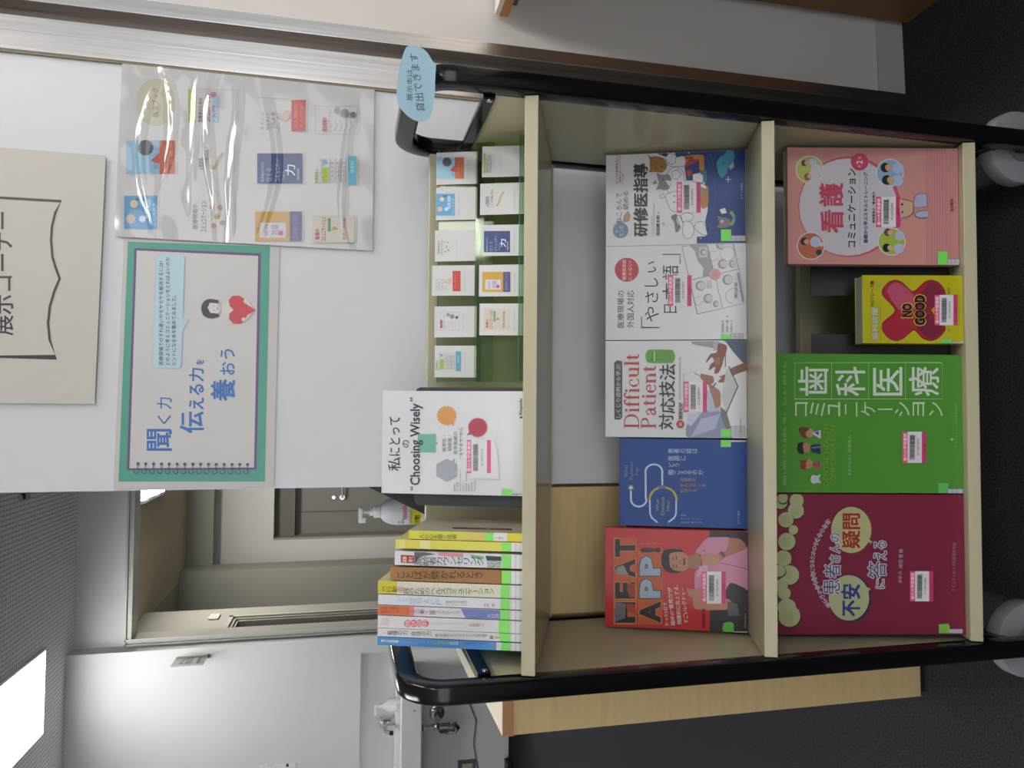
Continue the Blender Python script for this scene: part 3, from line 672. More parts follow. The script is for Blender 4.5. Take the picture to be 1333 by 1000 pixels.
A.L([(683, 70), (830, 28), (1105, -40), (1220, 535), (810, 630)], 3.5, '#55555a', closed=True); A.L([(893, 35), (1020, 582)], 3, '#55555a'); A.L([(768, 345), (1160, 255)], 3, '#55555a')
A.S([(750, 58), (885, 40), (940, 262), (930, 300), (855, 318), (860, 250), (815, 190), (790, 110)], '#a4a3a8'); A.R(825, 160, 895, 75, '#c9c9ce'); A.C(860, 118, 26, '#8a898e'); A.C(866, 118, 18, '#cfcfd3')
for (x, y, q) in ((835, 395, 40), (900, 500, 38), (1060, 345, 42), (1000, 60, 34), (1020, 215, 38), (965, 545, 26), (1100, 215, 30)):
    A.C(x, y, q, '#9a9a9f'); A.C(x+8, y, q*.78, '#cfced2'); A.L([(x+4, y-8), (x+8, y-8)], 3, '#77777c'); A.L([(x+4, y+8), (x+8, y+8)], 3, '#77777c')
A.arc(900, 500, 36, 90, 270, 8, '#c5a0a2'); A.arc(1020, 215, 36, 90, 270, 8, '#c5a0a2'); A.L([(1145, 290), (1190, 530)], 18, '#9d9ca2'); A.R(885, 410, 930, 350, '#c9c9ce')
A.arc(1105, 480, 62, 90, 330, 3, GR); A.arc(820, 520, 34, 0, 300, 2.5, GR); A.arc(1060, 130, 60, 0, 360, 2.5, GR); A.arc(940, 150, 40, 0, 300, 2.5, GR)
A.C(955, 300, 48, '#d8a6a6'); A.C(955, 300, 26, '#d09a9b')
A.T('武田裕子', 1010, 1030, 780, 680, '#6b6b70'); A.T('岩田一成', 1046, 1065, 780, 680, '#6b6b70'); A.T('著', 1048, 1064, 656, 642, '#6b6b70'); A.T('新居みどり', 1082, 1100, 780, 680, '#6b6b70'); A.T('南山堂', 1116, 1140, 500, 365, '#3d3f44')
A.build(); A = Art(r, .1468, .2125, A.crop, base=.0012); label_art(A, 568, 762, 562, 308); A.build('barcode_label'); A = Art(r, .1468, .2125, A.crop, base=.0012); call_art(A, 1005, 1085, 838, 795, 1192, 790); A.build('call_number_label')
# --- 3 red serif lettering
r, A = face_book('white book with large red serif English lettering and a photo of hands', -.0383, .1108, 'mid', .103, .2125, .016, '#dfdfe1', '#d4d4d6', 21, G1, (780, 435, 6.348), rough=.2)
A.S([(735, 700), (790, 655), (900, 630), (1000, 640), (1060, 780), (1090, 870), (735, 870)], '#8f94b4'); A.S([(735, 660), (850, 645), (760, 760), (725, 745)], '#c9cbe0'); A.S([(840, 700), (1000, 660), (960, 780), (760, 850)], '#b2b6d2'); A.S([(890, 460), (950, 470), (1000, 630), (900, 650)], '#b9c2d6')
A.S([(1000, 600), (1050, 640), (1090, 780), (1050, 790), (1010, 690)], '#77786f'); A.S([(760, 60), (960, 58), (960, 120), (850, 100), (770, 85)], '#9aa0a6')
A.S([(990, 50), (1260, 50), (1250, 290), (1190, 240), (1110, 150), (1040, 60)], '#55617a'); A.S([(945, 60), (1000, 60), (975, 130), (945, 140)], '#b7bccb')
for i in range(6): A.L([(950, 68+i*12), (985, 62+i*12)], 3, '#777d90')
A.S([(985, 75), (1052, 95), (1050, 150), (1030, 200), (1015, 260), (985, 320), (950, 325), (960, 270), (925, 290), (905, 300), (920, 250), (950, 225), (930, 190), (885, 240), (888, 215), (920, 165), (970, 150)], '#8a5848'); A.S([(940, 200), (990, 190), (1000, 250), (960, 250)], '#a06f5a')
A.S([(1250, 240), (1180, 245), (1085, 285), (1065, 320), (1010, 345), (990, 355), (1010, 365), (985, 385), (990, 400), (1060, 395), (1100, 350), (1160, 320), (1250, 290)], '#8a604f')
A.S([(838, 330), (880, 335), (940, 350), (945, 400), (900, 420), (860, 385), (840, 370)], '#9c6b56'); A.L([(780, 318), (835, 348)], 5, '#6a6a72'); A.S([(900, 410), (960, 440), (1000, 480), (1002, 590), (960, 610), (940, 540)], '#a87865'); A.L([(925, 450), (965, 405)], 12, '#5a6f8a')
A.L([(1042, 275), (1042, 165)], 8, '#5b6673'); A.L([(1070, 265), (1145, 432), (1045, 662)], 9, '#4b5666'); A.S([(1050, 290), (1066, 275), (1138, 432), (1046, 640), (1010, 520)], '#c4c4c6')
A.S([(125, 690), (132, 703), (150, 708), (170, 706), (186, 692), (190, 670), (190, 250), (185, 228), (165, 218), (145, 220), (128, 235), (124, 260)], '#47494e')
A.T('しくじり症例から学ぶ!', 138, 177, 690, 250, '#d0d0d2', bold=.01)
RD = '#b93a35'
def serif(A, word, xa, xb, ya, yb, col):
    """roman letters with thick stems, thin hairlines and slab feet, drawn as strokes"""
    adv = {'D': 1.0, 'i': .36, 'f': .42, 'c': .58, 'u': .72, 'l': .36, 't': .44, 'P': .80, 'a': .64, 'e': .60, 'n': .72}
    tot = sum(adv[c] for c in word); k = (yb-ya)/tot; Hh = xb-xa; x0_ = 0
    for ch in word:
        def p(u, v): return (xb-v*Hh, ya+(x0_+u)*k)
        def ln(pts, w_): A.L([p(*q) for q in pts], w_*Hh, col)
        def stem(u, v0, v1): ln([(u, v0), (u, v1)], .15)
        def ser(u, v, h_=.13): ln([(u-h_, v), (u+h_, v)], .045)
        a = adv[ch]
        if ch in 'DP':
            stem(.22, 0, 1); ser(.2, .022, .17); ln([(.04, .978), (.3, .978)], .045)
            pr = [(0.22, .975), (.5, .965), (.72, .88), (.84, .72), (.87, .5), (.84, .28), (.72, .12), (.5, .035), (.22, .025)] if ch == 'D' else [(.22, .975), (.45, .97), (.60, .92), (.68, .76), (.60, .58), (.45, .51), (.22, .5)]
            for i in range(len(pr)-1):
                mid = abs((pr[i][1]+pr[i+1][1])/2-(.5 if ch == 'D' else .74))/(.5 if ch == 'D' else .24)
                ln([pr[i], pr[i+1]], .05+.12*(1-mid))
        elif ch == 'i': stem(.19, 0, .64); ser(.19, .02); ln([(.04, .64), (.2, .64)], .045); A.C(*p(.18, .85), .09*Hh, col)
        elif ch == 'l': stem(.19, 0, 1); ser(.19, .02); ln([(.04, .98), (.2, .98)], .045)
        elif ch == 'f': stem(.18, 0, .84); ser(.18, .02); ln([(.03, .64), (.36, .64)], .05); ln([(.18, .82), (.24, .95), (.36, .98), (.44, .93)], .09); A.C(*p(.43, .90), .06*Hh, col)
        elif ch == 't': stem(.19, .08, .82); ln([(.03, .64), (.38, .64)], .05); ln([(.19, .12), (.27, .03), (.40, .09)], .07)
        elif ch == 'u': stem(.17, .15, .64); stem(.55, 0, .64); ln([(.03, .64), (.2, .64)], .045); ln([(.42, .64), (.58, .64)], .045); ln([(.17, .18), (.26, .04), (.42, .05), (.55, .18)], .07); ln([(.55, .02), (.69, .02)], .045)
        elif ch == 'n': stem(.17, 0, .64); stem(.55, 0, .46); ser(.17, .02, .14); ser(.55, .02, .14); ln([(.03, .64), (.2, .64)], .045); ln([(.17, .48), (.30, .62), (.46, .62), (.55, .46)], .07)
        elif ch in 'ce':
            ln([(.50, .50), (.42, .62), (.28, .64), (.16, .55), (.11, .34), (.16, .12), (.30, .01), (.44, .03), (.54, .14)], .06); ln([(.14, .52), (.10, .34), (.14, .14)], .13)
            if ch == 'c': A.C(*p(.47, .50), .07*Hh, col)
            else: ln([(.12, .37), (.53, .37)], .045); ln([(.53, .37), (.50, .52), (.42, .62)], .09)
        elif ch == 'a': ln([(.12, .50), (.18, .60), (.32, .64), (.44, .56)], .06); A.C(*p(.14, .50), .06*Hh, col); stem(.45, .06, .52); ln([(.45, .38), (.25, .32), (.13, .2), (.16, .04), (.30, .02), (.45, .14)], .08); ln([(.45, .06), (.54, .02), (.62, .08)], .06)
        x0_ += a
serif(A, 'Difficult', 205, 330, 788, 160, RD); serif(A, 'Patient', 345, 468, 788, 258, RD)
A.T('対', 492, 612, 790, 660, '#1f1f22', bold=.012); A.T('応', 505, 625, 655, 525, '#1f1f22', bold=.012); A.T('技', 495, 622, 520, 388, '#1f1f22', bold=.012); A.T('法', 498, 628, 380, 252, '#1f1f22', bold=.012)
A.S([(385, 205), (395, 225), (420, 237), (590, 238), (615, 225), (627, 190), (618, 155), (595, 132), (420, 130), (395, 145), (383, 170)], '#5fa63a')
A.T('学べる', 428, 445, 222, 145, '#233a17', bold=.02); A.L([(455, 225), (455, 145)], 7, '#cfe0c0')
for i in range(5): A.T('実践のコツとコミュニケーション', 475+i*26, 487+i*26, 215, 150, '#2d5a1c')
A.C(670, 745, 33, '#b93a35'); A.T('編', 655, 685, 760, 730, '#e3c9c5'); A.T('鋪野紀好', 655, 690, 705, 565, '#2b2c31', bold=.01)
A.T('千葉大学大学院医学研究院地域医療教育学特任准教授', 660, 672, 545, 190, '#7d7d82'); A.T('千葉大学医学部附属病院総合診療科', 690, 700, 530, 320, '#9a9a9e'); A.T('日本医事新報社', 1160, 1172, 805, 695, '#8a8a8e')
A.build(); A = Art(r, .1491, .2125, A.crop, base=.0012); label_art(A, 697, 890, 645, 393); A.build('barcode_label'); A = Art(r, .1491, .2125, A.crop, base=.0012); call_art(A, 1005, 1088, 850, 785, 1205, 760); A.build('call_number_label')
# --- 4 blue with stethoscope
r, A = face_book('blue book with a white and yellow stethoscope drawing on its cover', -.1750, -.0410, 'mid', .106, .1905, .020, '#2a4f96', '#25478a', 21, G1, (780, 560, 6.348), rough=.4)
W1 = '#c9d3ea'; YL = '#b9a636'
A.C(262, 475, 26, '#6e7379'); A.C(262, 475, 15, '#cdd3dc')
A.L([(262, 500), (262, 565)]+[(327+65*math.cos(math.radians(a)), 570+62*math.sin(math.radians(a))) for a in range(175, -1, -15)][::1]+[(385, 560), (383, 350)]+[(452+70*math.cos(math.radians(a)), 345+62*math.sin(math.radians(a))) for a in range(180, 361, 15)]+[(520, 360), (522, 455)], 15, W1)
A.arc(527, 580, 112, 180, 262, 18, YL, n=12, r2=108); A.arc(527, 580, 112, 278, 360, 18, YL, n=12, r2=108); A.S([(488, 460), (522, 452), (552, 462), (550, 482), (490, 484)], '#6b6f78')
A.L([(418, 580), (420, 690), (435, 725), (480, 762)], 13, W1); A.L([(636, 580), (635, 690), (620, 725), (570, 762)], 13, W1)
A.C(487, 765, 9, '#67708c'); A.C(568, 765, 9, '#67708c')
SG = '#9aa06f'
A.T('What', 208, 235, 388, 285, '#7f8e86'); A.T('Patients', 252, 278, 408, 262, '#7f8e86'); A.T('Say', 298, 326, 375, 310, '#7f8e86')
A.T('What', 468, 492, 670, 572, SG, bold=.01); A.T('Doctors', 510, 538, 700, 552, SG, bold=.01); A.T('Hear', 555, 580, 665, 580, SG, bold=.01)
def VV(txt, x, x2, y, wd, col, **k): A.V(txt, x, x2, y, y-wd, col, **k)
VV('患者の話は', 570, 812, 193, 42, '#c5d0e4', bold=.01); VV('医師に', 570, 718, 253, 42, '#c5d0e4', bold=.01); VV('どう', 570, 665, 310, 42, '#c5d0e4', bold=.01); VV('聞こえるのか', 570, 862, 370, 42, '#c5d0e4', bold=.01)
VV('診察室の', 668, 805, 425, 32, '#b08a52'); VV('すれちがいを', 668, 880, 472, 32, '#b08a52'); VV('科学する', 668, 805, 515, 32, '#b08a52')
VV('ダニエル・オーフリ', 672, 850, 740, 15, '#8fa6d2')
VV('原井宏明・勝田さよ訳', 672, 850, 770, 15, '#8fa6d2'); VV('著者', 672, 720, 710, 12, '#8fa6d2'); A.T('みすず書房', 1143, 1160, 778, 665, '#b9c4dd')
A.build(); A = Art(r, .134, .1905, A.crop, base=.0012); A.R(1003, 140, 1088, 50, GREEN); A.R(1088, 98, 1212, 50, '#c3c3cc'); A.build('call_number_label')
# --- 5 red with shouting man
r, A = face_book('red book with black and orange English capitals and a man in a pink shirt', -.3285, -.1785, 'mid', .100, .2125, .014, '#c42a30', '#a8252c', 21, G1, (780, 685, 6.348), rough=.2)
A.R(912, 0, 1260, 930, '#2c2b2c')
A.S([(1060, 95), (1250, 90), (1250, 200), (1100, 180)], '#2c2b2c')
OR = '#c9782c'
for (a, b, c, d) in ((118, 815, 312, 95), (318, 815, 525, 180)): A.S([(a, b), (a, d), (c, d), (c, b)], '#c65a2c')
def cap(txt, xa, xb, ya, yb):
    A.T(txt, xa-6, xb+6, ya+6, yb-6, '#d0a044', bold=.06); A.T(txt, xa, xb, ya, yb, '#1c1a1e', bold=.05)
cap('H', 130, 300, 800, 628); cap('E', 130, 300, 600, 462); cap('A', 130, 300, 425, 270); cap('T', 130, 300, 255, 105)
cap('A', 332, 510, 800, 620)
for (a, b) in ((595, 435), (410, 248)): A.T('P', 326, 516, a+6, b-6, '#1f2026', bold=.07); A.T('P', 334, 508, a, b, '#9fb3c6', bold=.05)
A.T('!', 332, 510, 220, 178, '#3a2a30', bold=.06)
A.S([(130, 628), (220, 640), (215, 760), (130, 790)], '#6a6570'); A.S([(225, 640), (300, 650), (300, 720), (230, 700)], '#a8372f'); A.S([(230, 480), (300, 470), (300, 590), (250, 590)], '#a33a24'); A.S([(140, 345), (200, 320), (240, 400), (150, 400)], '#8f8f8a')
A.V('ヒートアップ!', 335, 515, 155, 132, '#d9a044', bold=.02)
A.S([(512, 250), (540, 200), (620, 188), (690, 200), (700, 260), (690, 360), (640, 390), (560, 375), (520, 330)], '#1f1b1b')
A.S([(580, 235), (620, 215), (690, 215), (735, 250), (748, 300), (735, 350), (690, 372), (620, 365), (585, 330)], '#b58168')
A.L([(608, 250), (612, 282)], 6, '#3a2620'); A.L([(608, 310), (614, 345)], 6, '#3a2620'); A.L([(635, 245), (638, 275)], 8, '#4a3028'); A.L([(635, 315), (640, 342)], 8, '#4a3028'); A.S([(650, 285), (675, 275), (676, 315), (655, 308)], '#a3705a'); A.S([(692, 270), (708, 262), (712, 318), (695, 325)], '#6b2c2c')
A.S([(735, 250), (810, 225), (840, 270), (835, 340), (780, 350), (740, 340)], '#a3745e')
A.S([(795, 215), (840, 150), (900, 95), (1080, 95), (1060, 170), (1110, 230), (1250, 180), (1250, 520), (1180, 500), (1080, 470), (1010, 600), (940, 620), (800, 560), (790, 380), (850, 330), (840, 240)], '#c987a6')
A.S([(830, 330), (900, 320), (890, 380), (800, 420)], '#d9a5bd'); A.S([(1075, 100), (1160, 105), (1210, 150), (1200, 190), (1040, 260), (985, 290), (960, 250), (1000, 210), (1040, 210), (1060, 170)], '#a9735a')
A.S([(840, 240), (900, 225), (985, 240), (990, 300), (930, 330), (860, 310)], '#b98a70'); A.L([(1005, 215), (1035, 250)], 22, '#56524f'); A.L([(990, 300), (1240, 355)], 4, '#332a2c'); A.L([(860, 195), (880, 215)], 6, '#444444')
A.S([(720, 510), (780, 520), (850, 500), (860, 560), (1060, 600), (1105, 650), (1050, 690), (800, 685), (770, 600), (740, 570)], '#ba8068'); A.S([(1060, 620), (1140, 640), (1160, 740), (1060, 740)], '#5d5a5c')
TXW = '#e0d6d2'
A.T('たった5日で', 543, 575, 822, 628, TXW, bold=.02, slant=-16); A.T('臨床の"質問力"が', 592, 628, 818, 505, TXW, bold=.02, slant=-30); A.T('飛躍的に向上する、', 645, 682, 810, 480, TXW, bold=.02, slant=-30); A.T('すごいレクチャー', 700, 738, 800, 505, TXW, bold=.02, slant=-30)
A.T('岡田唯男 著', 850, 875, 838, 680, '#3a1518', bold=.01); A.T('医学書出版社', 1200, 1212, 840, 715, '#b0b0b2')
A.build(); A = Art(r, .150, .2125, A.crop, base=.0012); label_art(A, 845, 1045, 640, 375); A.build('barcode_label'); A = Art(r, .150, .2125, A.crop, base=.0012); A.S([(1025, 885), (1022, 810), (1045, 795), (1085, 790), (1110, 810), (1105, 888)], '#5fb648'); A.R(1110, 886, 1225, 868, '#b9b9bf'); A.build('call_number_label')
# --- bottom shelf
r, A = face_book('pink nursing book with a white oval and four round pictures of people', .2240, .4015, 'bot', .014, .257, .016, '#c98f88', '#b98078', 13, G2, (1010, 180, 4.76), rough=.5)
A.S([(80, 60), (300, 60), (250, 400), (80, 790)], '#cb9189'); 
for i in range(13): A.L([(935+i*16, 55), (935+i*16, 795)], 4.5, '#b87380')
A.C(455, 425, 318, '#c4576f', 312); 
A.C(447, 427, 304, '#c9c4cc', 302)
def disc(x, y, rad, col, dots):
    A.C(x, y, rad+7, '#d8cfd2'); A.C(x, y, rad, col)
    for (dx, dy, q, c) in dots: A.C(x+dx, y+dy, q, c)
disc(208, 195, 80, '#b3b95e', [(20, 50, 38, '#c9c6cc'), (45, 5, 38, '#c9c6cc'), (-12, 45, 22, '#8c5a4e'), (-32, -40, 19, '#4d3a30'), (-18, -42, 15, '#c3a48c'), (-2, 42, 14, '#caa88f'), (20, -45, 24, '#b9c2d8')])
disc(215, 668, 80, '#bd6a50', [(30, -25, 34, '#b9c2d8'), (-40, -28, 24, '#3c2f2b'), (-26, -26, 16, '#c9a58a'), (50, 40, 18, '#3c4a36'), (66, -10, 14, '#d0cfd6')])
disc(705, 215, 80, '#8ab0cc', [(50, -28, 34, '#a9bfdc'), (48, 48, 34, '#a9bfdc'), (-28, -32, 30, '#2f2622'), (-20, 45, 30, '#2f2622'), (-8, -32, 22, '#cba77f'), (4, 45, 22, '#cba77f')])
disc(715, 642, 80, '#a3b54a', [(50, -38, 30, '#b0b8d2'), (45, 42, 32, '#b0b8d2'), (-24, -58, 24, '#6a4a3c'), (-30, 38, 26, '#26211f'), (-10, -56, 16, '#cfa98d'), (-10, 38, 17, '#cfa98d')])
PK = '#c24a62'
A.T('看', 278, 415, 585, 448, PK, bold=.03); A.T('護', 270, 412, 422, 282, PK, bold=.03)
A.C(516, 148, 54, '#c24a62'); A.T('2', 495, 535, 162, 140, '#e0d0d4', bold=.03); A.T('第', 505, 525, 184, 168, '#e0d0d4'); A.T('版', 505, 525, 132, 116, '#e0d0d4')
A.T('コミュニケーション', 442, 492, 678, 190, '#2c2a30', bold=.02); A.L([(517, 208), (517, 680)], 1.5, '#9a8f98'); A.T('基礎から学ぶスキルとトレーニング', 540, 566, 652, 212, '#333a7c', bold=.015)
A.T('篠崎惠美子・藤井徹也', 594, 612, 528, 335, '#3e3c42', bold=.01)
A.S([(770, 500), (765, 380), (820, 390), (850, 400), (850, 460), (815, 490)], '#c9a68f'); A.L([(775, 498), (815, 488), (848, 465), (848, 400), (818, 388), (775, 378)], 3.5, '#3a302d'); A.R(772, 418, 784, 405, '#2b2422'); A.R(776, 466, 784, 454, '#2b2422')
A.S([(850, 398), (858, 360), (880, 345), (930, 345), (935, 410), (930, 420), (880, 430), (855, 425)], '#a9accb'); A.S([(858, 470), (880, 455), (935, 450), (935, 490), (900, 497), (865, 490)], '#a9accb'); A.L([(850, 398), (858, 360), (880, 345), (930, 345), (935, 410), (930, 420)], 3, '#4a4048'); A.L([(935, 450), (880, 455), (858, 470), (865, 490), (900, 497), (935, 490)], 3, '#4a4048')
A.T('医学書院', 1078, 1096, 455, 378, '#6d3a48', bold=.015)
A.build(); A = Art(r, .1775, .257, A.crop, base=.0012); label_art(A, 618, 768, 552, 364); A.build('barcode_label'); A = Art(r, .1775, .257, A.crop, base=.0012); call_art(A, 1000, 1060, 788, 703, 1134, 750); A.build('call_number_label')
# --- yellow NO GOOD
r, A = face_book('small thick yellow book with a big red cross and black NO GOOD lettering', .1050, .2068, 'bot', .006, .1480, .024, '#b9b41c', '#a9a51c', 14, G2, (1010, 340, 4.76), rough=.35, page='#b9b9b6')
cr_ = [(750, 305), (668, 420), (662, 380)]
def rr_cross(g, col):
    A.S([(742-g*0, 118-g), (785, 135-g), (850, 190-g*1.3), (915, 135-g), (960, 118-g), (1010, 135-g), (1044+g, 180), (1044+g, 235), (960+g*1.4, 305), (1044+g, 400), (1040+g, 440), (1000, 480+g), (955, 493+g), (905, 475+g), (855, 425+g*1.3), (795, 475+g), (748, 493+g), (700, 478+g), (664-g, 435), (664-g, 380), (742-g*1.4, 305), (664-g, 215), (664-g, 170), (700, 130-g)], col)
rr_cross(3, '#8f1f33'); rr_cross(-6, '#a6283a')
A.S([(690, 190), (710, 150), (750, 132), (780, 148), (850, 205), (860, 300), (760, 300)], '#b9506a'); A.S([(900, 200), (960, 130), (1030, 180), (1030, 240), (940, 310), (1030, 400), (1020, 450), (955, 482), (880, 420), (880, 300)], '#7e2740')
def no(txt, xa, xb, ya, yb): A.T(txt, xa-6, xb+6, ya+6, yb-6, '#c9b23a', bold=.06); A.T(txt, xa, xb, ya, yb, '#17130f', bold=.05)
no('NO', 780, 845, 348, 262); no('GOOD', 858, 926, 398, 210); A.C(972, 302, 8, '#c9a02a')
A.T('歯科診療', 590, 634, 490, 285, '#6f6f38', bold=.05); A.T('歯科診療', 592, 632, 488, 287, '#c9c9c0', bold=.02); A.T('NGフレーズ集', 584, 606, 278, 122, '#33331a', bold=.02); A.C(636, 152, 16, '#9fae4a'); A.T('患者さんに言ってはいけないことば', 642, 650, 492, 290, '#6b6830')
A.T('監修', 1062, 1076, 440, 418, '#6b6830'); A.T('編著', 1062, 1076, 205, 165, '#6b6830'); A.L([(1135, 210), (1135, 395)], 2, '#8a8730')
A.build(); A = Art(r, .1018, .148, A.crop, base=.0012); label_art(A, 980, 1122, 398, 210); A.build('barcode_label'); A = Art(r, .1018, .148, A.crop, base=.0012); A.R(1020, 530, 1085, 483, '#6fd070'); A.R(1088, 530, 1165, 500, '#b9b9c2'); A.L([(1125, 530), (1125, 500)], 2, '#8a8aa0'); A.build('call_number_label')
# --- green
r, A = face_book('large green dental communication book with white line lettering in four squares', -.1168, .0888, 'bot', .013, .2965, .010, '#4f9130', '#3f7a26', 12, G2, (1000, 450, 4.597), rough=.6)
WG = '#d5e0d4'
A.L([(158, 102), (158, 320), (1042, 320), (1040, 102)], 2.2, '#b5cca6', closed=True)
for x in (379, 600, 821): A.L([(x, 102), (x, 320)], 2.2, '#b5cca6')
A.T('歯', 180, 358, 298, 128, WG, bold=.0); A.T('科', 402, 578, 300, 128, WG, bold=.0); A.T('医', 628, 800, 298, 130, WG, bold=.0); A.T('療', 842, 1020, 300, 128, WG, bold=.0)
A.V('コミュニケーション'[:0]+'コ', 160, 250, 420, 335, '#c4dcb8'); 
ks = [('コ', 160, 235), ('ミ', 250, 340), ('ュ', 355, 430), ('ニ', 450, 535), ('ケ', 555, 640), ('ー', 655, 745), ('シ', 755, 845), ('ョ', 862, 935), ('ン', 960, 1042)]
A.mb = MB(); A.k = 0
A.L([(158, 102), (158, 320), (1042, 320), (1040, 102)], 2.2, '#b5cca6', closed=True)
for x in (379, 600, 821): A.L([(x, 102), (x, 320)], 2.2, '#b5cca6')
A.T('歯', 180, 358, 298, 128, WG, bold=.01); A.T('科', 402, 578, 300, 128, WG, bold=.01); A.T('医', 628, 800, 298, 130, WG, bold=.01); A.T('療', 842, 1020, 300, 128, WG, bold=.01)
for ch, a, b in ks:
    if ch == 'ー': A.L([(655, 381), (742, 381)], 8, '#c4dcb8')
    elif ch == 'ニ': A.L([(462, 350), (462, 412)], 8, '#c4dcb8'); A.L([(528, 340), (528, 425)], 8, '#c4dcb8')
    else: A.T(ch, a, b, 422, 338, '#c4dcb8', bold=-.008)
LG = '#8fbf7d'
A.T('理論と実践で学ぶ 医療の「聴く・伝える・解決する」', 86, 108, 838, 100, LG)
A.T('DENTAL HEALTH', 330, 360, 838, 472, '#85b32c', bold=-.012); A.T('COMMUNICATION', 370, 400, 838, 478, '#85b32c', bold=-.012)
A.T('水木さとみ', 475, 494, 780, 668, '#9fc38d'); A.T('藤野直人', 475, 494, 640, 535, '#9fc38d'); A.L([(470, 655), (498, 655)], 1.5, '#9fc38d')
# little people and tooth
A.C(245, 522, 27, '#b98770'); A.S([(178, 500), (200, 488), (245, 492), (240, 505), (222, 520), (228, 545), (240, 556), (205, 548), (190, 530)], '#6e3f34'); A.S([(262, 522), (312, 505), (314, 555), (300, 552), (268, 532)], '#c3c6cf'); A.S([(275, 522), (300, 512), (302, 538)], '#3d4f8c')
A.C(222, 612, 30, '#a97c62'); A.S([(170, 612), (180, 582), (212, 580), (205, 600), (212, 640), (200, 650), (178, 640)], '#25272c'); A.S([(248, 612), (262, 592), (310, 590), (312, 650), (262, 640)], '#2c3561'); A.L([(262, 612), (312, 606)], 3, '#b9bcc6')
A.C(235, 708, 30, '#b98770'); A.S([(178, 680), (205, 690), (235, 678), (225, 700), (222, 740), (190, 735), (195, 705)], '#8a3a33'); A.S([(262, 708), (308, 690), (308, 742), (280, 728)], '#b0405c')
A.S([(250, 798), (262, 775), (290, 778), (312, 770), (302, 798), (314, 822), (290, 820), (262, 825)], '#c6cbce'); A.L([(240, 790), (255, 795)], 4, '#3a4a33'); A.L([(285, 765), (290, 775)], 4, '#3a4a33')
A.T('クインテッセンス出版株式会社', 1112, 1128, 610, 340, '#7fae66'); A.C(1097, 562, 9, '#9fc38d'); A.L([(1100, 400), (1100, 545)], 2, '#6f9f55')
A.build(); A = Art(r, .2056, .2965, A.crop, base=.0012); label_art(A, 800, 942, 702, 515); A.build('barcode_label'); A = Art(r, .2056, .2965, A.crop, base=.0012); A.R(1015, 882, 1075, 823, '#63c070'); A.R(1073, 886, 1165, 858, '#b9bccb')
for x in (1073, 1100, 1130, 1160): A.L([(x, 884), (x, 858)], 2, '#50557c')
A.build('call_number_label')
# --- dark red
r, A = face_book('large dark red book with cream speech balloons and outlined white lettering', -.3235, -.1190, 'bot', .013, .2965, .012, '#7e2a40', '#6c2235', 12, G2, (1000, 630, 4.597), rough=.35)
CB = '#aeb182'
for (x, y, q, tx, ty) in ((75, 110, 40, 100, 160), (170, 100, 42, 0, 0), (165, 160, 48, 215, 185), (105, 215, 46, 140, 250), (150, 275, 28, 0, 0), (110, 345, 52, 155, 375), (90, 445, 48, 140, 478), (125, 545, 58, 185, 565), (75, 610, 40, 0, 0), (95, 655, 38, 0, 0), (110, 740, 55, 0, 0), (125, 790, 65, 185, 745), (85, 85, 30, 0, 0), (65, 520, 35, 0, 0)):
    A.C(x+2, y+5, q+3, '#3f2430'); A.C(x, y, q, CB)
    if tx: A.S([(x+q*.6, y-10 if ty > y else y+12), (x+q*.6, y+20 if ty > y else y-16), (tx, ty)], CB)
    if q > 44:
        for j in range(4): A.L([(x-16+j*11, y+q*.5), (x-20+j*11, y-q*.5)], 1.5, '#7f8462')
A.S([(612, 345), (622, 346), (606, 360), (590, 340)], CB); A.C(500, 278, 126, '#8a2a2e', 144); A.C(494, 275, 120, '#b5b684', 138)
A.S([(580, 618), (608, 626), (600, 640), (580, 650)], CB); A.C(488, 684, 128, '#2f2f55', 142); A.C(480, 681, 121, '#b0b586', 136)
A.S([(598, 332), (624, 346), (590, 350)], '#b5b684'); A.S([(580, 612), (610, 628), (592, 645)], '#b0b586')
A.T('疑問', 440, 545, 382, 178, '#a3302c', bold=.03)
A.T('不安', 435, 545, 788, 600, '#2c3f86', bold=.03)
def outl(txt, xa, xb, ya, yb, slant=0): A.halo(txt, xa, xb, ya, yb, '#4a4462', '#c8c3cf', 6, slant=slant)
outl('患', 322, 425, 662, 570); outl('者', 330, 428, 560, 480); outl('さんの', 365, 425, 470, 292)
outl('に', 640, 690, 622, 570); outl('答', 592, 700, 562, 462); outl('える', 625, 700, 452, 340)
s_ = '選ばれる歯科医院になるための治療前の説明'
n = len(s_)
for i, ch in enumerate(s_):
    a = 217-(i+.5)/n*74  # along an arc
    t_ = (i+.5)/n; y = 738-t_*(738-212); x = 258+105*((t_-.5)*2)**2
    ang = 4*105*(t_-.5)*2/526
    c0 = A.k; sl = 26
    vs, fs = glyphs(ch, .04); b_ = bbox(vs)
    for colr, g in (('#c8c3cf', 1.12),):
        if g == 0: vs, fs = glyphs(ch, .0)
        pts = []
        for v in vs:
            u = (v[0]-_cc[0])/_cw; w_ = (v[1]-_cc[1])/_cw
            ca, sa = math.cos(ang), math.sin(ang)
            uu, ww = u*ca-w_*sa*-1*-1, u*sa+w_*ca
            pts.append(A.pt(x-ww*30, y-uu*27))
        A._put(pts, fs, colr)
A.T('倉田 元', 770, 792, 590, 520, '#b9a3ad', bold=.01); A.T('/柴田 健 編', 772, 798, 505, 388, '#b9a3ad', bold=.01)
A.T('クインテッセンス出版株式会社', 1088, 1112, 640, 348, '#a98a97', slant=4)
A.build(); A = Art(r, .2045, .2965, A.crop, base=.0012)
label_art(A, 845, 985, 702, 522); A.build('barcode_label'); A = Art(r, .2045, .2965, A.crop, base=.0012); A.S([(1018, 893), (1018, 840), (1075, 836), (1083, 850), (1080, 893)], '#84c050'); A.R(1080, 893, 1160, 868, '#b9bcc4'); A.build('call_number_label')
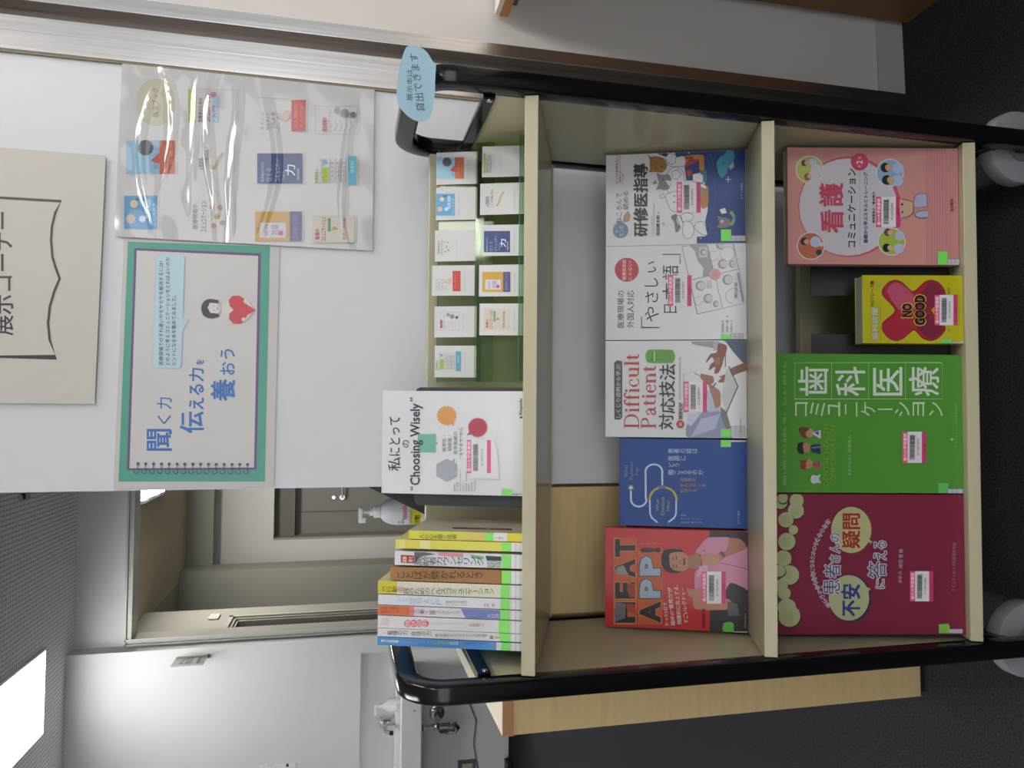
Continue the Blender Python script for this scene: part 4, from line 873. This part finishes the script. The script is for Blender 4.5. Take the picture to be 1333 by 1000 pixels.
# ---------------------------------------------------------------- bookends behind the books
BE = mat('#14151a', .45)
def bookend(x, shelf, yb, w_, h_, lean, label):
    z = SH[shelf]-TN*yb+.0003
    r = empty('bookend', (x, yb, z), (math.radians(-lean), 0, 0), label=label, cat='bookend', group='black bookends')
    MB().box(0, w_, 0, .0018, 0, h_, BE, bev=.0006).build('upright', r)
    MB().box(0, w_, .0018, .075, 0, .0015, BE).build('foot', r)
bookend(.185, 'bot', .045, .10, .205, 20, 'black metal bookend behind the pink book on the bottom shelf')
bookend(.02, 'bot', .045, .105, .205, 20, 'black metal bookend behind the green book on the bottom shelf')
bookend(-.1985, 'mid', .132, .12, .18, 20, 'black metal bookend behind the blue book on the middle shelf')
# ================================================================ TOP SHELF
# --- spine-out books
def spine_book(label, x0, x1, H, D, cover, spine, side=None, rough=.35, yb=.035):
    x0 *= .9536; x1 *= .9536; H *= .930
    z = SH['top']-TN*yb+.0005
    r = empty('book', (x0, yb, z), (math.radians(-19.5), 0, 0), label=label, cat='book', group='books standing spine out on the top shelf')
    W = x1-x0-.0003; cm = mat(cover, rough, coat=.2); sm = mat(spine, rough, coat=.2)
    MB().box(0, .0006, .0006, D, 0, H, cm).box(W-.0006, W, .0006, D, 0, H, mat(side, rough) if side else cm).box(0, W, 0, .0006, 0, H, sm).build('cover', r)
    MB().box(.0006, W-.0006, .0006, D-.001, .001, H-.002, mat('#cfcbc0', .8)).build('pages', r)
    return r, Art(r, W, H, (480, 640, 4.545)), W, H
def spine_labels(r, W, H, g0=788, g1=840, slots=3, txt='490'):
    A = Art(r, W, H, (480, 640, 4.545), base=.0006)
    A.band(g0, g1, '#84e267'); A.band(g1, 960, '#d9d9dc')
    B = Art(r, W, H, (480, 640, 4.545), base=.0007)
    for x in (840, 868, 895):
        B.band(x, x+1.8, '#6e7190')
    A.mb.v += []; A.build('call_number_label'); B.build('label_lines')
def yy(x, t, b): return t, b
# y ranges (left edge, right edge) of each spine measured around the middle of its length
r, A, W, H = spine_book('short yellow book with its beige cover side showing, rightmost of the standing spines', -.1785, -.1665, .1665, .110, '#c9c39c', '#d6cf4e', side='#aea896')
A.band(248, 300, '#e0d84c'); A.V('人の心を開く技術', 300, 522, 282, 252, '#5d5a22', bold=.01); A.band(560, 680, '#d9c66a'); A.band(738, 820, '#d9d9dc'); A.V('147', 745, 800, 290, 262, '#7a3a52'); A.band(820, 960, '#d8ce2e')
A.build('spine_print')
A2 = Art(r, W, H, (480, 640, 4.545), base=.0006); A2.band(688, 738, '#84e267'); A2.build('call_number_label')
sidep = MB(); 
sidep.prism([(.022, .020), (.022, .098), (.025, .102), (.032, .102), (.034, .098), (.034, .020)], W+.0001, W+.0004, mat('#2a2724', .3), axis='x')
sidep.build('cover_print', r); MB().box(W+.0004, W+.0006, .023, .031, .030, .042, mat('#b03a4c')).box(W+.0004, W+.0006, .023, .031, .062, .072, mat('#b03a4c')).box(W+.0004, W+.0006, .025, .030, .050, .055, mat('#b9b3ae')).build('barcode_label', r)
r, A, W, H = spine_book('plain pale yellow book without title, second from the right of the standing spines', -.1920, -.1792, .1855, .120, '#d9d07a', '#dcd45c')
A.band(180, 215, '#e2dc86'); A.band(300, 365, '#e3de96'); A.build('spine_print'); spine_labels(r, W, H)
r, A, W, H = spine_book('white book with red square and black counselling title on its spine', -.2150, -.1955, .1865, .128, '#d9d9dc', '#dcdce0')
A.P([(190, 420), (268, 425), (268, 378), (190, 375)], '#a8432f'); A.T('高齢', 200, 225, 418, 384, '#e0c7b8', bold=.03); A.T('者と', 235, 260, 418, 384, '#e0c7b8', bold=.03)
A.P([(270, 480), (270, 355), (330, 352), (400, 370), (300, 385)], '#6b666c'); A.P([(400, 362), (560, 365), (560, 388), (420, 380)], '#d98f94'); A.P([(600, 372), (680, 385), (680, 400), (610, 395)], '#79b07a'); A.P([(690, 380), (785, 385), (785, 410), (700, 408)], '#3f3f46'); A.P([(400, 438), (500, 445), (500, 470), (400, 460)], '#6f8fae')
A.V('高齢者カウンセリング', 278, 680, 440, 382, '#3c3f45', bold=.02); A.V('認知症', 700, 782, 452, 408, '#4d7d5c'); A.build('spine_print'); spine_labels(r, W, H)
r, A, W, H = spine_book('brown book with dark title lettering among the standing spines', -.2360, -.2175, .1925, .128, '#9c7146', '#a17548', rough=.7)
A.V('ことばが劈かれるとき', 165, 675, 520, 468, '#3e2a18', bold=.0); A.build('spine_print'); spine_labels(r, W, H)
r, A, W, H = spine_book('cream book with yellow top and long black health communication title', -.2552, -.2372, .2105, .145, '#cfc98e', '#d8d5bf')
A.band(40, 165, '#ccc43a'); A.T('医療', 80, 96, 590, 560, '#5a5a20'); A.V('行動', 105, 172, 596, 560, '#2c2c22', bold=.02); A.V('変', 175, 205, 598, 560, '#c9543a', bold=.02); A.V('容のためのヘルスコミュニケーション', 207, 742, 612, 568, '#33332e', bold=.015); A.build('spine_print'); spine_labels(r, W, H, 780, 835)
r, A, W, H = spine_book('white book with pale blue ACP lettering on its spine', -.2703, -.2562, .2100, .148, '#d5d5da', '#dadade')
A.V('本人の', 170, 235, 652, 632, '#9fb9cf'); A.V('緩和', 240, 320, 665, 628, '#9dbfd6', bold=.01); A.T('A', 325, 362, 665, 632, '#9dbfd6') ; A.T('C', 368, 398, 668, 634, '#9dbfd6'); A.T('P', 402, 432, 670, 638, '#9dbfd6'); A.V('意思決定支援の', 455, 585, 662, 645, '#8d97a0'); A.V('コミュニケーション', 455, 585, 678, 664, '#8d97a0'); A.V('中尾 著', 680, 745, 684, 662, '#85858c'); A.build('spine_print'); spine_labels(r, W, H, 780, 835)
r, A, W, H = spine_book('white book with an orange head and a violet foot on its spine', -.2843, -.2712, .2100, .148, '#d9a58c', '#d5d2da')
A.band(40, 268, '#cf7048'); A.V('人間・医療の', 75, 180, 698, 680, '#7d3a24'); A.V('関係をつくる', 75, 180, 718, 702, '#7d3a24'); A.band(240, 268, '#d8857a')
A.V('こころが', 220, 310, 722, 695, '#b04250', bold=.02); A.V('動く', 305, 355, 724, 697, '#3f3f48', bold=.02); A.V('医療コミュニケーション', 360, 550, 728, 702, '#5c5c66', bold=.01); A.P([(545, 660), (570, 800), (785, 800), (785, 660)], '#7383bd'); A.P([(640, 660), (660, 690), (785, 700), (785, 660)], '#a9a3d2'); A.V('大好評', 700, 775, 748, 722, '#c9c9e2'); A.build('spine_print'); spine_labels(r, W, H, 778, 835)
r, A, W, H = spine_book('thick white book with a pink capsule logo and pale lettering on its spine', -.3022, -.2853, .2100, .148, '#d6d3d5', '#dad8d9')
for k in range(4): A.C(232+k*34, 780, 22, '#cf5468')
A.V('病状説明', 215, 350, 800, 760, '#ecdde0', bold=.02); A.V('ケースで学ぶコミュニケーション', 360, 560, 788, 774, '#a7a3a8'); A.V('天野雅之', 595, 680, 800, 780, '#8d898e'); 
for k in range(4): A.L([(75, 752+k*11), (120, 752+k*11)], 3, '#d9a0ae')
A.build('spine_print'); spine_labels(r, W, H, 768, 835)
r, A, W, H = spine_book('thin white book with bold black title about the power of nursing and conversation', -.3140, -.3025, .2100, .148, '#d3d0cf', '#d9d7d6')
A.V('看護の力', 112, 232, 850, 822, '#33343a', bold=.03); A.V('会話の力', 250, 372, 853, 826, '#33343a', bold=.03); A.V('聴く力を高めてよりよいコミュニケーションを学ぶ研修', 395, 698, 860, 842, '#4a4a50', bold=.01); A.C(727, 863, 10, '#2b2b30'); A.C(727, 863, 5, '#d0d0d0'); A.V('日本', 745, 785, 872, 856, '#66666c'); A.V('心', 80, 100, 842, 826, '#c09aa0'); A.build('spine_print'); spine_labels(r, W, H, 775, 838, )
r, A, W, H = spine_book('thin blue book, leftmost of the standing spines', -.3262, -.3147, .2100, .148, '#4f93cf', '#4a90cf')
A.P([(78, 890), (72, 884), (78, 876), (172, 880), (178, 886), (172, 894)], '#d9dde2'); A.V('看護師長のための', 84, 168, 892, 878, '#3a3f48'); A.V('コミュニケーション', 195, 380, 903, 882, '#d08fa8', bold=.02); A.V('の教科書', 380, 480, 906, 885, '#a9c25a', bold=.02); A.V('実践編', 480, 530, 908, 888, '#cfd9e2'); A.C(548, 898, 11, '#8f8a80'); A.V('人を動かすマネジメント', 570, 700, 903, 892, '#274d80'); A.C(738, 908, 11, '#8f8a80'); A.band(755, 785, '#cfd6dd')
A.build('spine_print'); spine_labels(r, W, H, 785, 838)
# --- Choosing Wisely on its dark stand
z = SH['top']-TN*.082
r, A = face_book('white book facing out with bold English title and coloured shape balloons', -.1165, .0278, 'top', .082, .2085, .012, '#d9dade', '#d9dade', 20, None, (480, 480, 4.545), rough=.3)
A.T('私', 115, 190, 605, 525, '#3d3f4c', bold=.01); A.T('にとって', 122, 185, 515, 285, '#3d3f4c', bold=.01); A.T('の', 200, 240, 468, 422, '#3d3f4c', bold=.01)
A.R(290, 495, 398, 387, '#76b59f'); A.P([(398, 450), (412, 440), (398, 432)], '#76b59f')
A.T('Choosing Wisely', 245, 322, 690, 205, '#3d3f4c', bold=.02); A.T('“', 245, 262, 720, 698, '#3d3f4c', bold=.02); A.T('”', 245, 262, 195, 170, '#3d3f4c', bold=.02)
A.P([(461+ (60 if i % 2 else 53)*math.cos(i*math.pi/20), 278+(60 if i % 2 else 53)*math.sin(i*math.pi/20)) for i in range(40)], '#d39a5c'); A.P([(490, 320), (502, 345), (505, 318)], '#d39a5c')
A.P([(645+(60 if i % 2 else 52)*math.cos(i*math.pi/32), 348+(60 if i % 2 else 52)*math.sin(i*math.pi/32)) for i in range(64)], '#b04a5c'); A.P([(596, 370), (580, 395), (610, 388)], '#b04a5c')
A.P([(400, 565), (462, 532), (523, 565), (523, 637), (462, 670), (400, 637)], '#a1a8b0'); A.P([(490, 548), (510, 530), (508, 560)], '#a1a8b0')
A.T('医学生・', 435, 458, 490, 392, '#55575f'); A.T('研修医・', 468, 491, 488, 392, '#55575f'); A.T('若手医師の', 502, 525, 508, 372, '#55575f'); A.T('“モヤモヤ”から', 536, 558, 530, 348, '#55575f')
for i, t_ in enumerate(('編集', '北川夏樹', 'Daisuke Kitagawa', '小泉俊三', 'Shunzo Koizumi', '監修', '徳田安春', 'Yasuharu Tokuda')): A.T(t_, 503+i*17, 513+i*17, 726, 726-(34+len(t_)*(6 if ord(t_[0]) < 256 else 5)), '#77787f')
A.P([(892, 292), (900, 282), (912, 285), (905, 296)], '#33343a'); A.T('Kinpodo', 890, 914, 272, 175, '#33343a', bold=.02)
A.build(); A = Art(r, .1443, .2085, A.crop, base=.0012)
A.P([(600, 650), (770, 655), (765, 520), (740, 420), (600, 415)], '#dcdde1'); A.R(582, 618, 608, 422, '#d9658a'); A.T('香川大学図書館', 585, 604, 610, 430, '#efdfe6', bold=.02); A.R(700, 618, 724, 422, '#d9658a')
rr = random.Random(3); t_ = 0.0
while t_ < 1:
    q = rr.choice((.008, .014, .02)); A.R(618, 605-160*t_, 648, 605-160*min(t_+q, 1), '#6a6c72'); t_ += q+rr.choice((.009, .014))
A.T('0110073720', 665, 678, 575, 475, '#8a8b92'); A.build('barcode_label')
A = Art(r, .1443, .2085, A.crop, base=.0012); A.P([(786, 755), (788, 708), (850, 712), (850, 757)], '#8be077'); A.L([(850, 742), (948, 742)], 2.5, '#4a4c58'); A.L([(880, 742), (880, 757)], 2, '#4a4c58'); A.build('call_number_label')
# stand
SL = mat('#3d3f45', .5)
st = empty('book_stand', (-.1345, .098, SH['top']-TN*.098+.0006), (math.radians(-20), 0, 0), label='dark slate book stand with rounded corners behind the white upright book', cat='book stand')
MB().prism([(0, 0), (.168, 0), (.168, .158), (.166, .163), (.160, .166), (.008, .166), (.002, .163), (0, .158)], 0, .003, SL).build('back_plate', st)
MB().box(0, .168, .003, .09, 0, .002, SL).build('foot', st)
ds = tag(MB().prism([(-.238, .821), (-.150, .821), (-.030, 1.065), (-.116, 1.065)], .355, .367, mat('#34353b', .5)).build('display_stand'), 'dark slate board with a slanted edge standing on the counter beside the partition', 'board')
# --- acrylic rack with cards
AC = acrylic('rack_acrylic', '#e4eedf', gl=.03); TE = mat('#3f8f83', .25)
T20 = math.radians(20)
def tp_(y, h_): return (SH['top']-TN*y+h_*math.cos(T20), y+h_*math.sin(T20))
rk = empty('card_rack', (.044, .112, SH['top']-TN*.112+.0005), (math.radians(-20), 0, 0), label='green tinted clear acrylic card rack with two tiers on the top shelf', cat='card rack')
Wk = .3565
MB().box(0, Wk, .050, .053, 0, .150, AC).build('back_plate', rk)
MB().box(0, Wk, .0, .003, 0, .019, AC).build('front_lip', rk); MB().box(0, Wk, .024, .027, .060, .088, AC).build('middle_plate', rk)
MB().box(0, Wk, .003, .050, 0, .003, AC).build('base_plate', rk); MB().box(0, Wk, .027, .050, .082, .085, AC).build('tier_plate', rk)
MB().box(0, Wk, -.0002, .0032, .019, .0197, TE).build('lip_edge', rk); MB().box(0, Wk, .0498, .0532, .150, .1507, TE).build('top_edge', rk); MB().box(-.0007, 0, -.0, .053, .0, .003, TE).box(-.0007, 0, .050, .053, .003, .150, TE).build('side_edge', rk)
CARDM = mat('#d2d2d2', .45)
cards = [('sky', .3455, .395, .0895, .0635, 'a', 2, (170, 400, 330, 155), 'blue and orange cover'), ('aqua', .2905, .340, .0895, .0635, 'a', 2, (175, 325, 630, 452), 'bright blue cover'),
 ('flowers', .2275, .2755, .0905, .0635, 'a', 2, (180, 305, 950, 820), 'small flowers on cream'), ('red', .1745, .2205, .092, .066, 'a', 3, (160, 372, 245, 80), 'red block at its foot'),
 ('comic', .1115, .1585, .0885, .065, 'a', 3, (175, 360, 560, 415), 'red title over comic sketches'), ('board', .0505, .0985, .0885, .064, 'a', 3, (165, 375, 895, 735), 'green note and teal band'),
 ('comm', .3415, .3865, .006, .0695, 'b', 2, (560, 665, 280, 125), 'magenta title and lime strip'), ('stroke', .2865, .3325, .006, .072, 'b', 2, (565, 780, 580, 400), 'thin tan brush stroke'),
 ('navy', .2255, .2705, .006, .0695, 'b', 2, (562, 775, 928, 755), 'navy cover'), ('yellow', .1665, .2125, .006, .0725, 'b', 3, (550, 778, 252, 88), 'yellow and violet cover'),
 ('grow', .1095, .1555, .006, .0715, 'b', 3, (565, 775, 560, 390), 'red and green title')]
for kd, x0, x1, h0, hh, tier, crn, (a, b, c, d), ds_ in cards:
    off = .046 if tier == 'a' else .0075
    if tier == 'b': off = .0065
    yb = .112+off*math.cos(T20)+h0*math.sin(T20); zz = SH['top']-TN*.112+.0005-off*math.sin(T20)+h0*math.cos(T20)
    if tier == 'a': pass
    r = empty('book_card', (x0, yb, zz), (math.radians(-20), 0, random.uniform(-.03, .03)), label='small laminated card with %s in the %s row of the rack' % (ds_, 'upper' if tier == 'a' else 'lower'), cat='card', group='laminated book cards in the acrylic rack')
    W = x1-x0; MB().box(0, W, 0, .0012, 0, hh, CARDM).build('sheet', r)
    oy = 180 if crn == 2 else 340
    A = Art(r, W, hh, (540, oy, 6.25), y0=0)
    minicover(A, kd, a, b, c, d); A.T('医療者のための書籍案内', b+30, b+37, c, d+10, '#9a9a9a'); A.build('cover_print')
# ---------------------------------------------------------------- note on the right handle
nm = MB(); pts = [(240, 108), (270, 107), (315, 117), (345, 135), (370, 160), (390, 190), (405, 220), (432, 240), (428, 300), (424, 380), (425, 430), (415, 520), (400, 590), (382, 625), (360, 645), (335, 657), (300, 655), (260, 640), (225, 615), (200, 590), (165, 550), (148, 500), (146, 440), (153, 360), (165, 280), (180, 215), (200, 150), (215, 120)]
nr = empty('paper_note', (.395, -.031, 1.0), (math.radians(-4), 0, 0), label='light blue cloud-shaped handwritten note taped to the right cart handle', cat='note')
A = Art(nr, .2, .2, (490, 40, 5.555), clip=False)
q = [A.pt(*p) for p in pts]
nm.prism(q, 0, .0009, mat('#a3c6d6', .6)).build('sheet', nr)
A.T('展示本は', 218, 262, 508, 280, '#3c4a55'); A.T('貸出できます', 290, 355, 585, 165, '#3c4a55', slant=-55)
A.build('lettering')
# ---------------------------------------------------------------- sanitiser bottle on the counter
bt = empty('pump_bottle', (-.206, .62, .8205), label='white hand sanitiser pump bottle with blue and yellow label behind the cart', cat='bottle')
MB().lathe([(0, 0), (.024, 0), (.027, .004), (.0275, .02), (.0275, .152), (.0262, .165), (.021, .177), (.013, .185), (0, .185)], mat('#d4d8e0', .35, spec=.4), 32).build('body', bt, True)
lb = MB(); 
def wrap(z0, z1, a0, a1, rad, m, n=14):
    vs = []; 
    for i in range(n+1):
        a = math.radians(a0+(a1-a0)*i/n); vs += [(rad*math.cos(a), rad*math.sin(a), z0), (rad*math.cos(a), rad*math.sin(a), z1)]
    lb.add(vs, [(2*i, 2*i+2, 2*i+3, 2*i+1) for i in range(n)], m)
wrap(.02, .156, 185, 355, .0279, mat('#d9dce2', .35)); wrap(.104, .127, 185, 355, .0281, mat('#d6cf2c', .35)); wrap(.134, .141, 240, 300, .0281, mat('#d18aa8', .35)); lb.build('bottle_label', bt)
A = Art(bt, .1, .2, (460, 630, 4.346), y0=-.0285, clip=False)
A.T('手指消毒', 252, 266, 244, 218, '#4a6db8'); A.T('薬用ハンド', 276, 290, 240, 130, '#4f6fb8'); A.T('うるおう', 295, 308, 200, 170, '#c0567c'); A.T('ハンドミルク', 315, 335, 246, 150, '#3f63b3', bold=.02); A.T('2分割', 345, 378, 248, 180, '#3d3d2c', bold=.02); lo = A.build('lettering')
for v in lo.data.vertices:                      # wrap the print round the bottle
    th = v.co.x/.0285; rr_ = .0283-(v.co.y+.0285); th = max(-1.4, min(1.4, th)); v.co.x, v.co.y = rr_*math.sin(th), -rr_*math.cos(th)
MB().cyl((0, 0, .192), (0, 0, 1), .0125, .014, WHITEP, bev=.002).cyl((0, 0, .202), (0, 0, 1), .008, .010, WHITEP).cyl((0, 0, .213), (0, 0, 1), .0042, .02, WHITEP).box(-.014, .010, -.016, .010, .220, .229, WHITEP, bev=.003).box(-.022, -.010, -.006, .006, .214, .229, WHITEP, bev=.002).build('pump', bt, True)
